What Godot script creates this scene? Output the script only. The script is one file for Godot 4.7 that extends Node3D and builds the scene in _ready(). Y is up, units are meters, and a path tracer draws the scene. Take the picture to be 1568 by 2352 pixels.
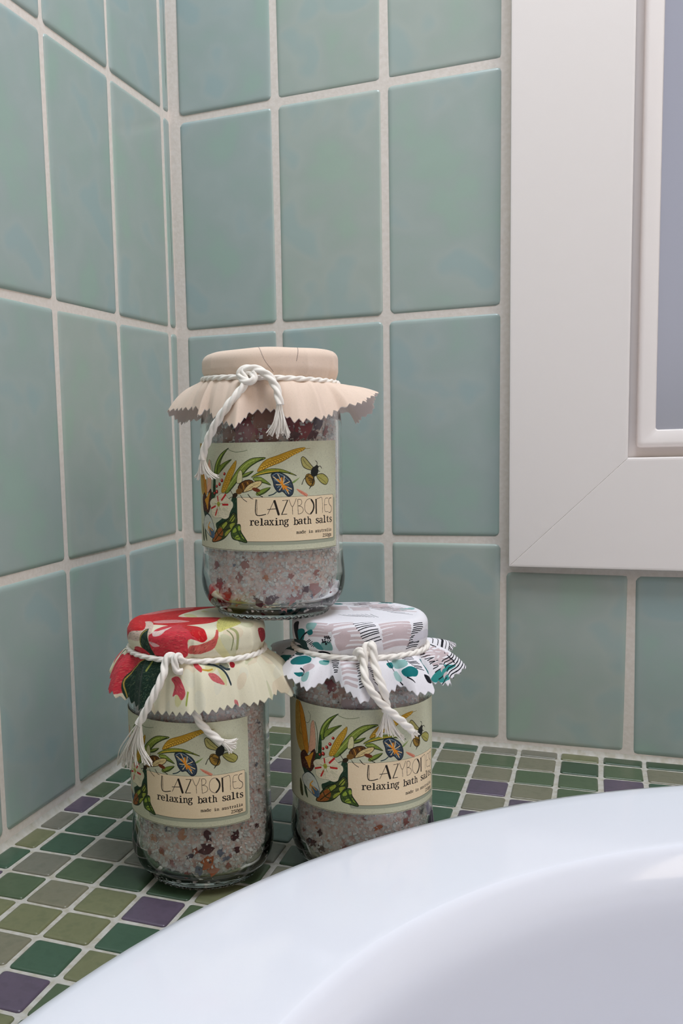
extends Node3D
# A tiled bathroom corner: three jars of bath salts stacked on a mosaic ledge beside a white bath.

var rng := RandomNumberGenerator.new()
var used := {}
const LEFT_X := -0.005
const TUB := Vector2(0.508, 0.4833)
const TUB_R := 0.4006
const LIP := Vector2(0.4542, 0.4354)
const LIP_R := 0.2617
const RIM_Y := 0.034


func _ready() -> void:
	rng.seed = 7
	# ---------- camera
	var cam := Camera3D.new()
	cam.name = "camera"
	cam.position = Vector3(0.2853, 0.2135, 0.6396)
	cam.rotation = Vector3(-0.1132, 0.4, -0.0319)
	var near := 0.02
	cam.set_frustum(2.0 * near * 1176.0 / 2137.42, Vector2(near * 0.142857, near * 0.035074), near, 20.0)
	cam.current = true
	add_child(cam)
	# ---------- sky and exposure
	var env := Environment.new()
	var sm := ProceduralSkyMaterial.new()
	sm.sky_top_color = Color(0.83, 0.83, 0.90)
	sm.sky_horizon_color = Color(0.84, 0.83, 0.87)
	sm.ground_horizon_color = Color(0.66, 0.65, 0.67)
	sm.ground_bottom_color = Color(0.55, 0.55, 0.55)
	sm.sky_energy_multiplier = 1.0
	sm.sun_angle_max = 0.0
	var sky := Sky.new()
	sky.sky_material = sm
	env.background_mode = Environment.BG_SKY
	env.sky = sky
	env.background_energy_multiplier = 0.6
	env.tonemap_mode = Environment.TONE_MAPPER_LINEAR
	env.tonemap_exposure = 1.0
	env.sdfgi_enabled = true
	env.ssao_enabled = true
	env.ssil_enabled = true
	var we := WorldEnvironment.new()
	we.name = "environment"
	we.environment = env
	add_child(we)
	# ---------- large lights: a frosted skylight in the ceiling and a frosted window in the right wall
	skylight(Vector3(0.42, 1.24, 0.43), Vector2(0.60, 0.60), Color(0.92, 0.955, 1.0), 1.03)
	side_window(Vector3(1.488, 0.84, 0.95), Vector2(0.9, 0.7), Color(1.0, 0.94, 0.87), 0.46)
	# ---------- the setting
	make_materials()
	room()
	wall_tiles()
	window_one()
	ledge()
	bathtub()
	jars()


# ------------------------------------------------------------------ mesh helpers
class MB:
	var v := PackedVector3Array()
	var n := PackedVector3Array()
	var t := PackedVector2Array()
	var c := PackedColorArray()
	var idx := PackedInt32Array()
	var tint := Color.WHITE

	func grid(rows: Array, wrap := false, uv: Array = [], flip := false) -> void:
		var nr := rows.size()
		var nc: int = rows[0].size()
		var first := v.size()
		for r in nr:
			var row: PackedVector3Array = rows[r]
			var above: PackedVector3Array = rows[mini(r + 1, nr - 1)]
			var below: PackedVector3Array = rows[maxi(r - 1, 0)]
			var whole := Vector3.ZERO
			var bad := PackedInt32Array()
			for k in nc:
				var a := k + 1
				var b := k - 1
				if wrap:
					a = 1 if a >= nc else a
					b = nc - 2 if b < 0 else b
				else:
					a = mini(a, nc - 1)
					b = maxi(b, 0)
				var cr := (row[a] - row[b]).cross(above[k] - below[k])
				if (row[a] - row[b]).length_squared() < 1e-16:
					cr = (below[a] - below[b]).cross(row[k] - below[k]) + (above[a] - above[b]).cross(above[k] - row[k])
					whole += cr
					bad.append(n.size())
				n.append(cr.normalized() * (-1.0 if flip else 1.0))
				v.append(row[k])
				t.append(uv[r][k] if uv else Vector2.ZERO)
				c.append(tint)
			if bad.size() > 2:
				for q in bad:
					n[q] = whole.normalized() * (-1.0 if flip else 1.0)
		for r in nr - 1:
			for k in nc - 1:
				var p := first + r * nc + k
				if flip:
					idx.append_array([p, p + 1, p + nc + 1, p, p + nc + 1, p + nc])
				else:
					idx.append_array([p, p + nc + 1, p + 1, p, p + nc, p + nc + 1])

	func quad(a: Vector3, b: Vector3, cc: Vector3, d: Vector3, uvs := []) -> void:
		var first := v.size()
		var nn := (b - a).cross(cc - a).normalized()
		for q in [a, b, cc, d]:
			v.append(q)
			n.append(nn)
			c.append(tint)
		for k in 4:
			t.append(uvs[k] if uvs else Vector2.ZERO)
		idx.append_array([first, first + 2, first + 1, first, first + 3, first + 2])

	func box(lo: Vector3, hi: Vector3) -> void:
		var p := func(x, y, z): return Vector3(hi.x if x else lo.x, hi.y if y else lo.y, hi.z if z else lo.z)
		quad(p.call(0, 0, 1), p.call(1, 0, 1), p.call(1, 1, 1), p.call(0, 1, 1))
		quad(p.call(1, 0, 0), p.call(0, 0, 0), p.call(0, 1, 0), p.call(1, 1, 0))
		quad(p.call(1, 0, 1), p.call(1, 0, 0), p.call(1, 1, 0), p.call(1, 1, 1))
		quad(p.call(0, 0, 0), p.call(0, 0, 1), p.call(0, 1, 1), p.call(0, 1, 0))
		quad(p.call(0, 1, 1), p.call(1, 1, 1), p.call(1, 1, 0), p.call(0, 1, 0))
		quad(p.call(0, 0, 0), p.call(1, 0, 0), p.call(1, 0, 1), p.call(0, 0, 1))

	func mesh(colored := false) -> ArrayMesh:
		var a := []
		a.resize(Mesh.ARRAY_MAX)
		a[Mesh.ARRAY_VERTEX] = v
		a[Mesh.ARRAY_NORMAL] = n
		a[Mesh.ARRAY_TEX_UV] = t
		if colored:
			a[Mesh.ARRAY_COLOR] = c
		a[Mesh.ARRAY_INDEX] = idx
		var m := ArrayMesh.new()
		m.add_surface_from_arrays(Mesh.PRIMITIVE_TRIANGLES, a)
		return m


func numbered(called: String) -> String:
	var k: int = used.get(called, 0)
	used[called] = k + 1
	return called if k == 0 else "%s_%03d" % [called, k]


func part(called: String, m: Mesh, mat: Material, parent: Node3D, at := Vector3.ZERO) -> MeshInstance3D:
	var o := MeshInstance3D.new()
	o.name = called
	if parent.has_node(NodePath(called)):
		var k := 1
		while parent.has_node(NodePath("%s_%03d" % [called, k])):
			k = parent.get_meta("count_" + called, k) + 1
			parent.set_meta("count_" + called, k)
		o.name = "%s_%03d" % [called, k]
	o.mesh = m
	o.material_override = mat
	o.position = at
	parent.add_child(o, true)
	return o


func thing(called: String, label: String, category: String, at := Vector3.ZERO, group := "", kind := "") -> Node3D:
	var o := Node3D.new()
	o.name = numbered(called)
	o.position = at
	add_child(o, true)
	tag(o, label, category, group, kind)
	return o


func tag(o: Node, label: String, category: String, group := "", kind := "") -> void:
	o.set_meta("label", label)
	o.set_meta("category", category)
	if group:
		o.set_meta("group", group)
	if kind:
		o.set_meta("kind", kind)


func solid(called: String, m: Mesh, mat: Material, label: String, category: String, kind := "") -> MeshInstance3D:
	var o := MeshInstance3D.new()
	o.name = numbered(called)
	o.mesh = m
	o.material_override = mat
	add_child(o, true)
	tag(o, label, category, "", kind)
	return o


# a rounded slab lying in xy and facing +z: width, height, depth behind the face, corner radius, edge rounding
func slab_rows(w: float, h: float, depth: float, cr: float, bev: float, per_corner: int, bulge := 0.0, wob := 0.0) -> Array:
	var rows := []
	var rings := [[0.0, -depth], [0.0, -bev], [bev * 0.4, -bev * 0.35], [bev * 1.2, -bev * 0.06], [bev * 2.2, bev * 0.08], [bev * 3.2, 0.0]]
	var jit := PackedFloat32Array()
	for k in 4 * per_corner:
		jit.append(rng.randf_range(-wob, wob))
	for ring in rings:
		var row := PackedVector3Array()
		var inset: float = ring[0]
		var r := maxf(cr - inset, cr * 0.25)
		for q in 4:
			var sx := 1.0 if q == 0 or q == 3 else -1.0
			var sy := 1.0 if q < 2 else -1.0
			var mid := Vector2(sx * (w * 0.5 - inset - r), sy * (h * 0.5 - inset - r))
			for k in per_corner:
				var ang := PI * 0.5 * (q + k / float(per_corner - 1))
				var p := mid + Vector2(cos(ang), sin(ang)) * (r + jit[q * per_corner + k])
				row.append(Vector3(p.x, p.y, ring[1]))
		row.append(row[0])
		rows.append(row)
	var centre := PackedVector3Array()
	for k in 4 * per_corner + 1:
		centre.append(Vector3(0, 0, bulge))
	rows.append(centre)
	return rows


func slab(w: float, h: float, depth: float, cr: float, bev: float, per_corner := 3, bulge := 0.0, wob := 0.0) -> ArrayMesh:
	var b := MB.new()
	b.grid(slab_rows(w, h, depth, cr, bev, per_corner, bulge, wob), true)
	return b.mesh()


# ------------------------------------------------------------------ materials
var M := {}


func noise_tex(freq: float, cols: Array, size := 512, seed_ := 1, oct := 4, kind := FastNoiseLite.TYPE_SIMPLEX_SMOOTH) -> NoiseTexture2D:
	var f := FastNoiseLite.new()
	f.noise_type = kind
	f.frequency = freq
	f.fractal_octaves = oct
	f.seed = seed_
	var g := Gradient.new()
	var offs := PackedFloat32Array()
	var cc := PackedColorArray()
	for k in cols.size():
		offs.append(0.18 + 0.64 * k / maxf(cols.size() - 1, 1))
		cc.append(cols[k])
	g.offsets = offs
	g.colors = cc
	var t := NoiseTexture2D.new()
	t.width = size
	t.height = size
	t.seamless = true
	t.noise = f
	t.color_ramp = g
	return t


func bump_tex(freq: float, strength: float, size := 512, seed_ := 3, oct := 4) -> NoiseTexture2D:
	var f := FastNoiseLite.new()
	f.noise_type = FastNoiseLite.TYPE_SIMPLEX_SMOOTH
	f.frequency = freq
	f.fractal_octaves = oct
	f.seed = seed_
	var t := NoiseTexture2D.new()
	t.width = size
	t.height = size
	t.seamless = true
	t.noise = f
	t.as_normal_map = true
	t.bump_strength = strength
	return t


func mat(col: Color, rough: float, spec := 0.5) -> StandardMaterial3D:
	var m := StandardMaterial3D.new()
	m.albedo_color = col
	m.roughness = rough
	m.metallic_specular = spec
	return m


func world_map(m: StandardMaterial3D, tex: Texture2D, scale: float, nrm: Texture2D = null, nscale := 0.3) -> StandardMaterial3D:
	m.uv1_triplanar = true
	m.uv1_world_triplanar = true
	m.uv1_scale = Vector3.ONE * scale
	if tex:
		m.albedo_texture = tex
	if nrm:
		m.normal_enabled = true
		m.normal_texture = nrm
		m.normal_scale = nscale
	return m


func make_materials() -> void:
	var wave := bump_tex(0.012, 3.0, 512, 5, 3)
	var glaze := noise_tex(0.006, [Color(0.95, 1.0, 0.965), Color(0.965, 0.985, 0.975), Color(0.98, 0.985, 0.985), Color(1.0, 1.0, 1.0), Color(0.95, 0.985, 1.0)], 512, 11, 3)
	var k := 0
	for tone in [Color(0.665, 0.71, 0.69), Color(0.65, 0.70, 0.688), Color(0.672, 0.712, 0.685), Color(0.645, 0.698, 0.682)]:
		M["glaze%d" % k] = world_map(mat(tone, 0.23, 0.5), glaze, 5.0, wave, 0.12)
		k += 1
	M.grout = world_map(mat(Color(0.90, 0.865, 0.835), 0.9, 0.3), noise_tex(0.05, [Color(0.965, 0.96, 0.95), Color(0.985, 0.98, 0.975), Color(1, 1, 1)], 512, 21, 5), 9.0, bump_tex(0.09, 4.0, 512, 8, 4), 0.06)
	M.deck_grout = world_map(mat(Color(0.77, 0.755, 0.725), 0.9, 0.3), noise_tex(0.03, [Color(0.90, 0.885, 0.84), Color(0.96, 0.955, 0.945), Color(1, 1, 1)], 512, 22, 5), 11.0, bump_tex(0.09, 4.0, 512, 8, 4), 0.1)
	M.paint = world_map(mat(Color(0.93, 0.90, 0.885), 0.40, 0.45), null, 6.0, bump_tex(0.02, 2.0, 512, 32, 4), 0.06)
	M.plaster = mat(Color(0.62, 0.60, 0.58), 0.85, 0.3)
	M.acrylic = mat(Color(0.905, 0.91, 0.94), 0.10, 0.5)
	var film := noise_tex(0.02, [Color(0.93, 0.94, 0.93), Color(1, 1, 1), Color(0.97, 0.97, 0.96)], 512, 41, 4)
	for row in [["T", 0.26, 0.36, 0.285], ["G", 0.325, 0.385, 0.285], ["O", 0.46, 0.465, 0.34], ["K", 0.485, 0.47, 0.395], ["Y", 0.47, 0.46, 0.41], ["P", 0.37, 0.32, 0.385], ["E", 0.24, 0.315, 0.235], ["B", 0.34, 0.43, 0.40]]:
		M["glass" + row[0]] = world_map(mat(Color(row[1], row[2], row[3]), 0.30, 0.5), film, 12.0, wave, 0.05)


# ------------------------------------------------------------------ lights with their fittings
func area(called: String, size: Vector2, col: Color, energy: float, parent: Node3D, at: Vector3, look: Vector3) -> void:
	var l := AreaLight3D.new()
	l.name = called
	l.area_size = size
	l.light_color = col
	l.light_energy = energy
	l.area_range = 8.0
	l.area_attenuation = 2.0
	l.shadow_enabled = true
	parent.add_child(l)
	l.position = at
	l.basis = Basis.looking_at(look, Vector3.RIGHT if absf(look.y) > 0.9 else Vector3.UP)


func skylight(at: Vector3, size: Vector2, col: Color, energy: float) -> void:
	var t := thing("skylight_window", "frosted square skylight panel in the ceiling above the bath", "skylight", at)
	var b := MB.new()
	b.box(Vector3(-size.x / 2, 0.0, -size.y / 2), Vector3(size.x / 2, 0.012, size.y / 2))
	var m := mat(Color(0.9, 0.9, 0.9), 0.5)
	m.emission_enabled = true
	m.emission = col
	m.emission_energy_multiplier = 0.9
	part("glowing_pane", b.mesh(), m, t)
	var fr := MB.new()
	for s in [-1.0, 1.0]:
		fr.box(Vector3(s * size.x / 2 - 0.03, -0.004, -size.y / 2 - 0.03), Vector3(s * size.x / 2 + 0.03, 0.02, size.y / 2 + 0.03))
		fr.box(Vector3(-size.x / 2, -0.004, s * size.y / 2 - 0.03), Vector3(size.x / 2, 0.02, s * size.y / 2 + 0.03))
	part("pane_frame", fr.mesh(), mat(Color(0.88, 0.88, 0.87), 0.4), t)
	area("daylight", size - Vector2(0.07, 0.07), col, energy, t, Vector3(0, -0.006, 0), Vector3.DOWN)


func side_window(at: Vector3, size: Vector2, col: Color, energy: float) -> void:
	var t := thing("frosted_window", "frosted window in the right wall beside the bath", "window", at)
	var b := MB.new()
	b.box(Vector3(0.0, -size.y / 2, -size.x / 2), Vector3(0.01, size.y / 2, size.x / 2))
	var m := mat(Color(0.9, 0.9, 0.9), 0.5)
	m.emission_enabled = true
	m.emission = col
	m.emission_energy_multiplier = 0.7
	part("glowing_pane", b.mesh(), m, t)
	var fr := MB.new()
	for s in [-1.0, 1.0]:
		fr.box(Vector3(-0.01, -size.y / 2 - 0.03, s * size.x / 2 - 0.03), Vector3(0.012, size.y / 2 + 0.03, s * size.x / 2 + 0.03))
		fr.box(Vector3(-0.01, s * size.y / 2 - 0.03, -size.x / 2), Vector3(0.012, s * size.y / 2 + 0.03, size.x / 2))
	part("window_frame", fr.mesh(), mat(Color(0.88, 0.88, 0.87), 0.4), t)
	area("daylight", size - Vector2(0.07, 0.07), col, energy, t, Vector3(-0.006, 0, 0), Vector3.LEFT)


# ------------------------------------------------------------------ room
const RX := 1.5
const RZ := 1.9
const FY := -0.55
const CY := 1.255


func room() -> void:
	var b := MB.new()
	b.box(Vector3(LEFT_X - 0.12, FY, -0.12), Vector3(LEFT_X - 0.0009, CY, RZ + 0.1))
	solid("wall_left", b.mesh(), M.grout, "left bathroom wall of tall sea-green tiles with pale grout", "wall", "structure")
	b = MB.new()
	var zf := -0.0009
	b.box(Vector3(LEFT_X - 0.004, FY, -0.12), Vector3(0.236, CY, zf))
	b.box(Vector3(0.236, FY, -0.12), Vector3(RX, 0.131, zf))
	b.box(Vector3(0.236, 0.98, -0.12), Vector3(RX, CY, zf))
	b.box(Vector3(1.02, 0.131, -0.12), Vector3(RX, 0.98, zf))
	solid("wall_back", b.mesh(), M.grout, "back bathroom wall of sea-green tiles around the white window frame", "wall", "structure")
	b = MB.new()
	b.box(Vector3(RX, FY, -0.12), Vector3(RX + 0.1, CY, RZ + 0.1))
	solid("wall_right", b.mesh(), M.plaster, "plain off-white plastered wall at the right of the bath", "wall", "structure")
	b = MB.new()
	b.box(Vector3(LEFT_X, FY, RZ), Vector3(RX, CY, RZ + 0.1))
	solid("wall_front", b.mesh(), M.plaster, "plain off-white plastered wall facing the tiled corner", "wall", "structure")
	b = MB.new()
	b.box(Vector3(LEFT_X - 0.12, FY - 0.1, -0.12), Vector3(RX + 0.1, FY, RZ + 0.1))
	solid("floor", b.mesh(), M.plaster, "pale bathroom floor in front of the bath", "floor", "structure")
	b = MB.new()
	b.box(Vector3(LEFT_X - 0.12, CY, -0.12), Vector3(RX + 0.1, CY + 0.1, RZ + 0.1))
	solid("ceiling", b.mesh(), M.plaster, "plain white bathroom ceiling holding the skylight", "ceiling", "structure")


func tile_on(wall: Node3D, a0: float, a1: float, y0: float, y1: float, left: bool) -> void:
	var w := a1 - a0
	var h := y1 - y0
	var m := slab(w, h, 0.003, minf(0.0032, w * 0.3), minf(0.0016, w * 0.2), 3, 0.00025, 0.00035)
	var o := part("tile", m, M["glaze%d" % rng.randi_range(0, 3)], wall)
	var tilt := Basis.from_euler(Vector3(rng.randf_range(-0.006, 0.006), rng.randf_range(-0.006, 0.006), rng.randf_range(-0.003, 0.003)))
	if left:
		o.transform = Transform3D(Basis(Vector3.UP, PI / 2) * tilt, Vector3(LEFT_X, (y0 + y1) / 2, (a0 + a1) / 2))
	else:
		o.transform = Transform3D(tilt, Vector3((a0 + a1) / 2, (y0 + y1) / 2, 0.0))


func wall_tiles() -> void:
	var g := 0.0021      # half a joint
	var wl := get_node("wall_left")
	var ys := [0.0065, 0.1420, 0.2930, 0.4450, 0.5965, 0.748]
	var zs := [-0.0005, 0.0112, 0.0902, 0.1676, 0.2434, 0.3199, 0.3964, 0.4729, 0.5494]
	for j in 5:
		for i in 8:
			var lo: float = zs[i] + (0.0018 if i > 0 else 0.0)
			tile_on(wl, lo, zs[i + 1] - 0.0018, ys[j] + (g if j else 0.0), ys[j + 1] - g, true)
	var wb := get_node("wall_back")
	var xs := [0.0003, 0.0744, 0.1503, 0.2267, 0.3046, 0.3815, 0.4580, 0.5345, 0.6110]
	ys = [0.0045, 0.1405, 0.2909, 0.4420, 0.5935, 0.745]
	for j in 5:
		for i in 8:
			if i >= 3 and j >= 1:
				continue
			var top: float = ys[j + 1] - g
			if i >= 3:
				top = 0.1195 - 0.0007 * (i - 3)
			tile_on(wb, xs[i] + g, xs[i + 1] - g, ys[j] + (g if j else 0.0) - (0.0012 * (i - 2) if i >= 3 else 0.0), top, false)


# ------------------------------------------------------------------ window
func mitred(b: MB, path: Array, z0: float, z1: float, ease: Array) -> void:
	# a flat board with eased edges; path is its outline (counter-clockwise from the front), ease the rounding of the edge that follows each corner
	var rows := []
	for ring in [[0.0, z0, 1.0], [0.0, z1, 1.0], [0.3, z1, 0.3], [1.0, z1, 0.0]]:
		var row := PackedVector3Array()
		for k in path.size():
			var p: Vector2 = path[k]
			var e0: Vector2 = (p - path[k - 1]).normalized()
			var e1: Vector2 = (path[(k + 1) % path.size()] - p).normalized()
			var n0 := Vector2(-e0.y, e0.x)
			var n1 := Vector2(-e1.y, e1.x)
			var r0: float = ease[k - 1] * ring[0]
			var r1: float = ease[k] * ring[0]
			var det := n0.cross(n1)
			var q := p + Vector2(r0 * n1.y - r1 * n0.y, r1 * n0.x - r0 * n1.x) / det
			row.append(Vector3(q.x, q.y, ring[1] - (0.0 if ring[1] == z0 else minf(ease[k - 1], ease[k]) * ring[2])))
		row.append(row[0])
		rows.append(row)
	for k in path.size():
		var strip := []
		for row in rows:
			strip.append(PackedVector3Array([row[k], row[k + 1]]))
		b.grid(strip)
	var top: PackedVector3Array = rows[3]
	for k in range(1, path.size() - 1):
		b.quad(top[0], top[k], top[k + 1], top[k + 1])


func window_one() -> void:
	var w := thing("window_1", "white painted window frame with a grey frosted pane at the right", "window", Vector3.ZERO, "", "structure")
	var x0 := 0.2310
	var x1 := 0.3008
	var X0 := 1.03
	var X1 := 0.96
	var y0 := 0.1243
	var y1 := 0.1935
	var Y0 := 0.99
	var Y1 := 0.92
	var boards := [
		[Vector2(x0, y0), Vector2(x1, y1), Vector2(x1, Y1), Vector2(x0, Y0)],
		[Vector2(x0, y0), Vector2(X0, y0 - 0.003), Vector2(X1, y1), Vector2(x1, y1)],
		[Vector2(X1, y1), Vector2(X0, y0), Vector2(X0, Y0), Vector2(X1, Y1)],
		[Vector2(x1, Y1), Vector2(X1, Y1), Vector2(X0, Y0), Vector2(x0, Y0)]]
	var eases := [[0.0003, 0.0016, 0.0003, 0.0016], [0.0016, 0.0003, 0.0016, 0.0003], [0.0003, 0.0016, 0.0003, 0.0016], [0.0016, 0.0003, 0.0016, 0.0003]]
	var names := ["casing_stile", "casing_rail", "casing_stile", "casing_rail"]
	for k in 4:
		var b := MB.new()
		mitred(b, boards[k], -0.004, 0.010, eases[k])
		part(names[k], b.mesh(), M.paint, w)
	# the stop behind the casing, seen as a narrow cool strip
	var st := MB.new()
	for q in [[0.236, 0.131, 0.3145, 0.98], [0.945, 0.131, 1.02, 0.98]]:
		st.box(Vector3(q[0], q[1], -0.03), Vector3(q[2], q[3], -0.005))
	for q in [[0.3145, 0.131, 0.945, 0.2085], [0.3145, 0.905, 0.945, 0.98]]:
		st.box(Vector3(q[0], q[1], -0.03), Vector3(q[2], q[3], -0.005))
	part("window_stop", st.mesh(), M.paint, w)
	# the sash: a rounded ring with a rounded opening
	var sx0 := 0.3055
	var sy0 := 0.1995
	var sx1 := 0.955
	var sy1 := 0.915
	var rows := []
	var prof := [[0.0, -0.02, 0.0025], [0.0, 0.0005, 0.0025], [0.0012, 0.0027, 0.0025], [0.0035, 0.0032, 0.002], [0.0100, 0.0022, 0.0018], [0.0108, 0.0008, 0.0016], [0.0108, -0.022, 0.0016]]
	for ring in prof:
		var row := PackedVector3Array()
		for q in 4:
			var r: float = ring[2]
			var cx: float = sx1 - ring[0] - r if q == 0 or q == 3 else sx0 + ring[0] + r
			var cy: float = sy1 - ring[0] - r if q < 2 else sy0 + ring[0] + r
			for k in 5:
				var a := PI / 2 * (q + k / 4.0)
				row.append(Vector3(cx + cos(a) * r, cy + sin(a) * r, ring[1]))
		row.append(row[0])
		rows.append(row)
	var sb := MB.new()
	sb.grid(rows, true)
	part("sash", sb.mesh(), M.paint, w)
	var gl := MB.new()
	gl.box(Vector3(0.31, 0.204, -0.014), Vector3(0.95, 0.91, -0.010))
	var gm := StandardMaterial3D.new()
	gm.albedo_color = Color(0.93, 0.94, 0.96, 0.05)
	gm.transparency = BaseMaterial3D.TRANSPARENCY_ALPHA
	gm.refraction_enabled = true
	gm.refraction_scale = 0.05
	gm.roughness = 0.32
	part("pane", gl.mesh(), gm, w)


# ------------------------------------------------------------------ mosaic ledge round the bath
const CELLS := ["...O...TTYYOEE...", "...G....KGKEGK...", "...GK..TGKGGP....", "....P...GPKG.....", "...G....TKP......", "T...YP..TP.......", "GY...B...........", "PGG..B...........", "YTT..YE..........", "OTYY.............", "TYGEEO...........", "PGKOP............", "GOOOT............", "OKKTO............", "GKOPG............"]


func ledge() -> void:
	var t := thing("tiled_ledge", "mosaic ledge of small green, khaki and purple glass tiles round the bath", "ledge", Vector3.ZERO, "", "structure")
	# the grout bed: from the hole under the bath rim out to the walls and the apron
	var hole := TUB_R - 0.03
	var inner := PackedVector3Array()
	var outer := PackedVector3Array()
	var low := PackedVector3Array()
	var far := Rect2(LEFT_X, 0.0, RX - LEFT_X, 0.98)
	var angs := PackedFloat32Array()
	for k in 160:
		angs.append(TAU * k / 160.0)
	for q in [far.position, far.position + Vector2(far.size.x, 0), far.end, far.position + Vector2(0, far.size.y)]:
		angs.append(fposmod((q - TUB).angle(), TAU))
	angs.sort()
	angs.append(angs[0] + TAU)
	for a in angs:
		var d := Vector2(cos(a), sin(a))
		var s := 1e9
		if absf(d.x) > 1e-6:
			s = minf(s, ((far.end.x if d.x > 0 else far.position.x) - TUB.x) / d.x)
		if absf(d.y) > 1e-6:
			s = minf(s, ((far.end.y if d.y > 0 else far.position.y) - TUB.y) / d.y)
		inner.append(Vector3(TUB.x + d.x * hole, -0.0009, TUB.y + d.y * hole))
		low.append(Vector3(TUB.x + d.x * hole, -0.03, TUB.y + d.y * hole))
		outer.append(Vector3(TUB.x + d.x * s, -0.0009, TUB.y + d.y * s))
	var b := MB.new()
	b.grid([inner, outer], false, [], false)
	b.grid([low, inner])
	b.box(Vector3(LEFT_X, FY, 0.95), Vector3(RX, -0.0012, 0.98))
	part("grout_bed", b.mesh(), M.deck_grout, t)
	# coved joints at the two walls
	var cove := MB.new()
	var rl := []
	var rb := []
	for k in 6:
		var a := PI / 2 * k / 5.0
		var c1 := 0.0068 * (1.0 - sin(a))
		var c2 := 0.0068 * (1.0 - cos(a))
		rl.append(PackedVector3Array([Vector3(LEFT_X - 0.0015 + c1 * 0.62, -0.0009 + c2, 0.0), Vector3(LEFT_X - 0.0015 + c1 * 0.62, -0.0009 + c2, 0.95)]))
		rb.append(PackedVector3Array([Vector3(RX, -0.0009 + c2 * 0.8, -0.0015 + c1 * 0.62), Vector3(LEFT_X, -0.0009 + c2 * 0.8, -0.0015 + c1 * 0.62)]))
	rl.reverse()
	rb.reverse()
	cove.grid(rl)
	cove.grid(rb)
	part("grout_joint", cove.mesh(), M.deck_grout, t)
	# the glass tiles
	var shapes := []
	for k in 4:
		shapes.append(slab(0.0222 + 0.0002 * k, 0.0222 + 0.0001 * k, 0.003, 0.0016, 0.0009, 3, 0.0001, 0.00022))
	var face := Basis(Vector3.RIGHT, -PI / 2)
	var lots := "GGGGTTKKKYOOPEB"
	for j in 27:
		for i in 26:
			var x1 := 0.0112 + 0.0252 * i
			var z1 := 0.0163 + 0.02498 * j
			var x0 := maxf(x1 - 0.0252, -0.0045)
			var z0 := maxf(z1 - 0.025, 0.0015)
			var near := 1e9
			for q in [Vector2(x0, z0), Vector2(x1, z0), Vector2(x0, z1), Vector2(x1, z1)]:
				near = maxf(near if near < 1e8 else 0.0, (q - TUB).length())
			if near < TUB_R - 0.02 or z1 > 0.56 or x1 > 0.62:
				continue
			var key := "."
			if j < CELLS.size():
				key = CELLS[j][i] if i < CELLS[j].length() else "."
			if key == ".":
				key = lots[rng.randi_range(0, lots.length() - 1)]
			var m: ArrayMesh = shapes[rng.randi_range(0, 3)]
			if i == 0 or j == 0:
				m = slab(x1 - x0 - 0.0026, z1 - z0 - 0.0026, 0.003, 0.0014, 0.0009, 3, 0.0001, 0.0002)
			var o := part("glass_tile", m, M["glass" + key], t)
			var turn := Basis.from_euler(Vector3(rng.randf_range(-0.008, 0.008), rng.randf_range(-0.012, 0.012), rng.randf_range(-0.008, 0.008)))
			o.transform = Transform3D(turn * face, Vector3((x0 + x1) / 2 + rng.randf_range(-0.0003, 0.0003), 0.0, (z0 + z1) / 2 + rng.randf_range(-0.0003, 0.0003)))


# ------------------------------------------------------------------ bath
func bathtub() -> void:
	var t := thing("bathtub", "glossy white round-rimmed bathtub set into the mosaic ledge", "bathtub", Vector3(TUB.x, 0.0, TUB.y))
	# rings from the underside of the rim over its top, down the lip into the basin: share of the way from outer to inner outline, height, extra inset
	var prof := [[0.0, 0.0005, 0.006], [0.0, 0.012, 0.001], [0.0, 0.022, 0.0], [0.0, 0.029, 0.0015], [0.0, 0.0325, 0.005], [0.0, 0.034, 0.010], [0.25, 0.0343, 0.0], [0.5, 0.0343, 0.0], [0.75, 0.0342, 0.0], [0.95, 0.0342, 0.0], [0.99, 0.0341, 0.0], [1.0, 0.0339, 0.0], [1.0, 0.0329, 0.0016], [1.0, 0.0312, 0.0031], [1.0, 0.0282, 0.0052], [1.0, 0.0240, 0.0078], [1.0, 0.0195, 0.0098], [1.0, 0.0140, 0.0111], [1.0, 0.006, 0.0119], [1.0, -0.02, 0.0135], [1.0, -0.10, 0.019], [1.0, -0.22, 0.028], [1.0, -0.31, 0.046], [1.0, -0.345, 0.08], [1.0, -0.352, 0.12], [1.0, -0.354, 0.2617]]
	var rows := []
	for p in prof:
		var row := PackedVector3Array()
		for k in 181:
			var a := TAU * k / 180.0
			var d := Vector2(cos(a), -sin(a))
			var po: Vector2 = TUB + d * (TUB_R - (p[2] if p[0] < 0.5 else 0.0))
			var pi: Vector2 = LIP + d * (LIP_R - (p[2] if p[0] >= 0.99 else 0.0))
			var q := po.lerp(pi, p[0]) - TUB
			row.append(Vector3(q.x, p[1], q.y))
		rows.append(row)
	var b := MB.new()
	b.grid(rows, true)
	part("basin", b.mesh(), M.acrylic, t)


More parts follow.
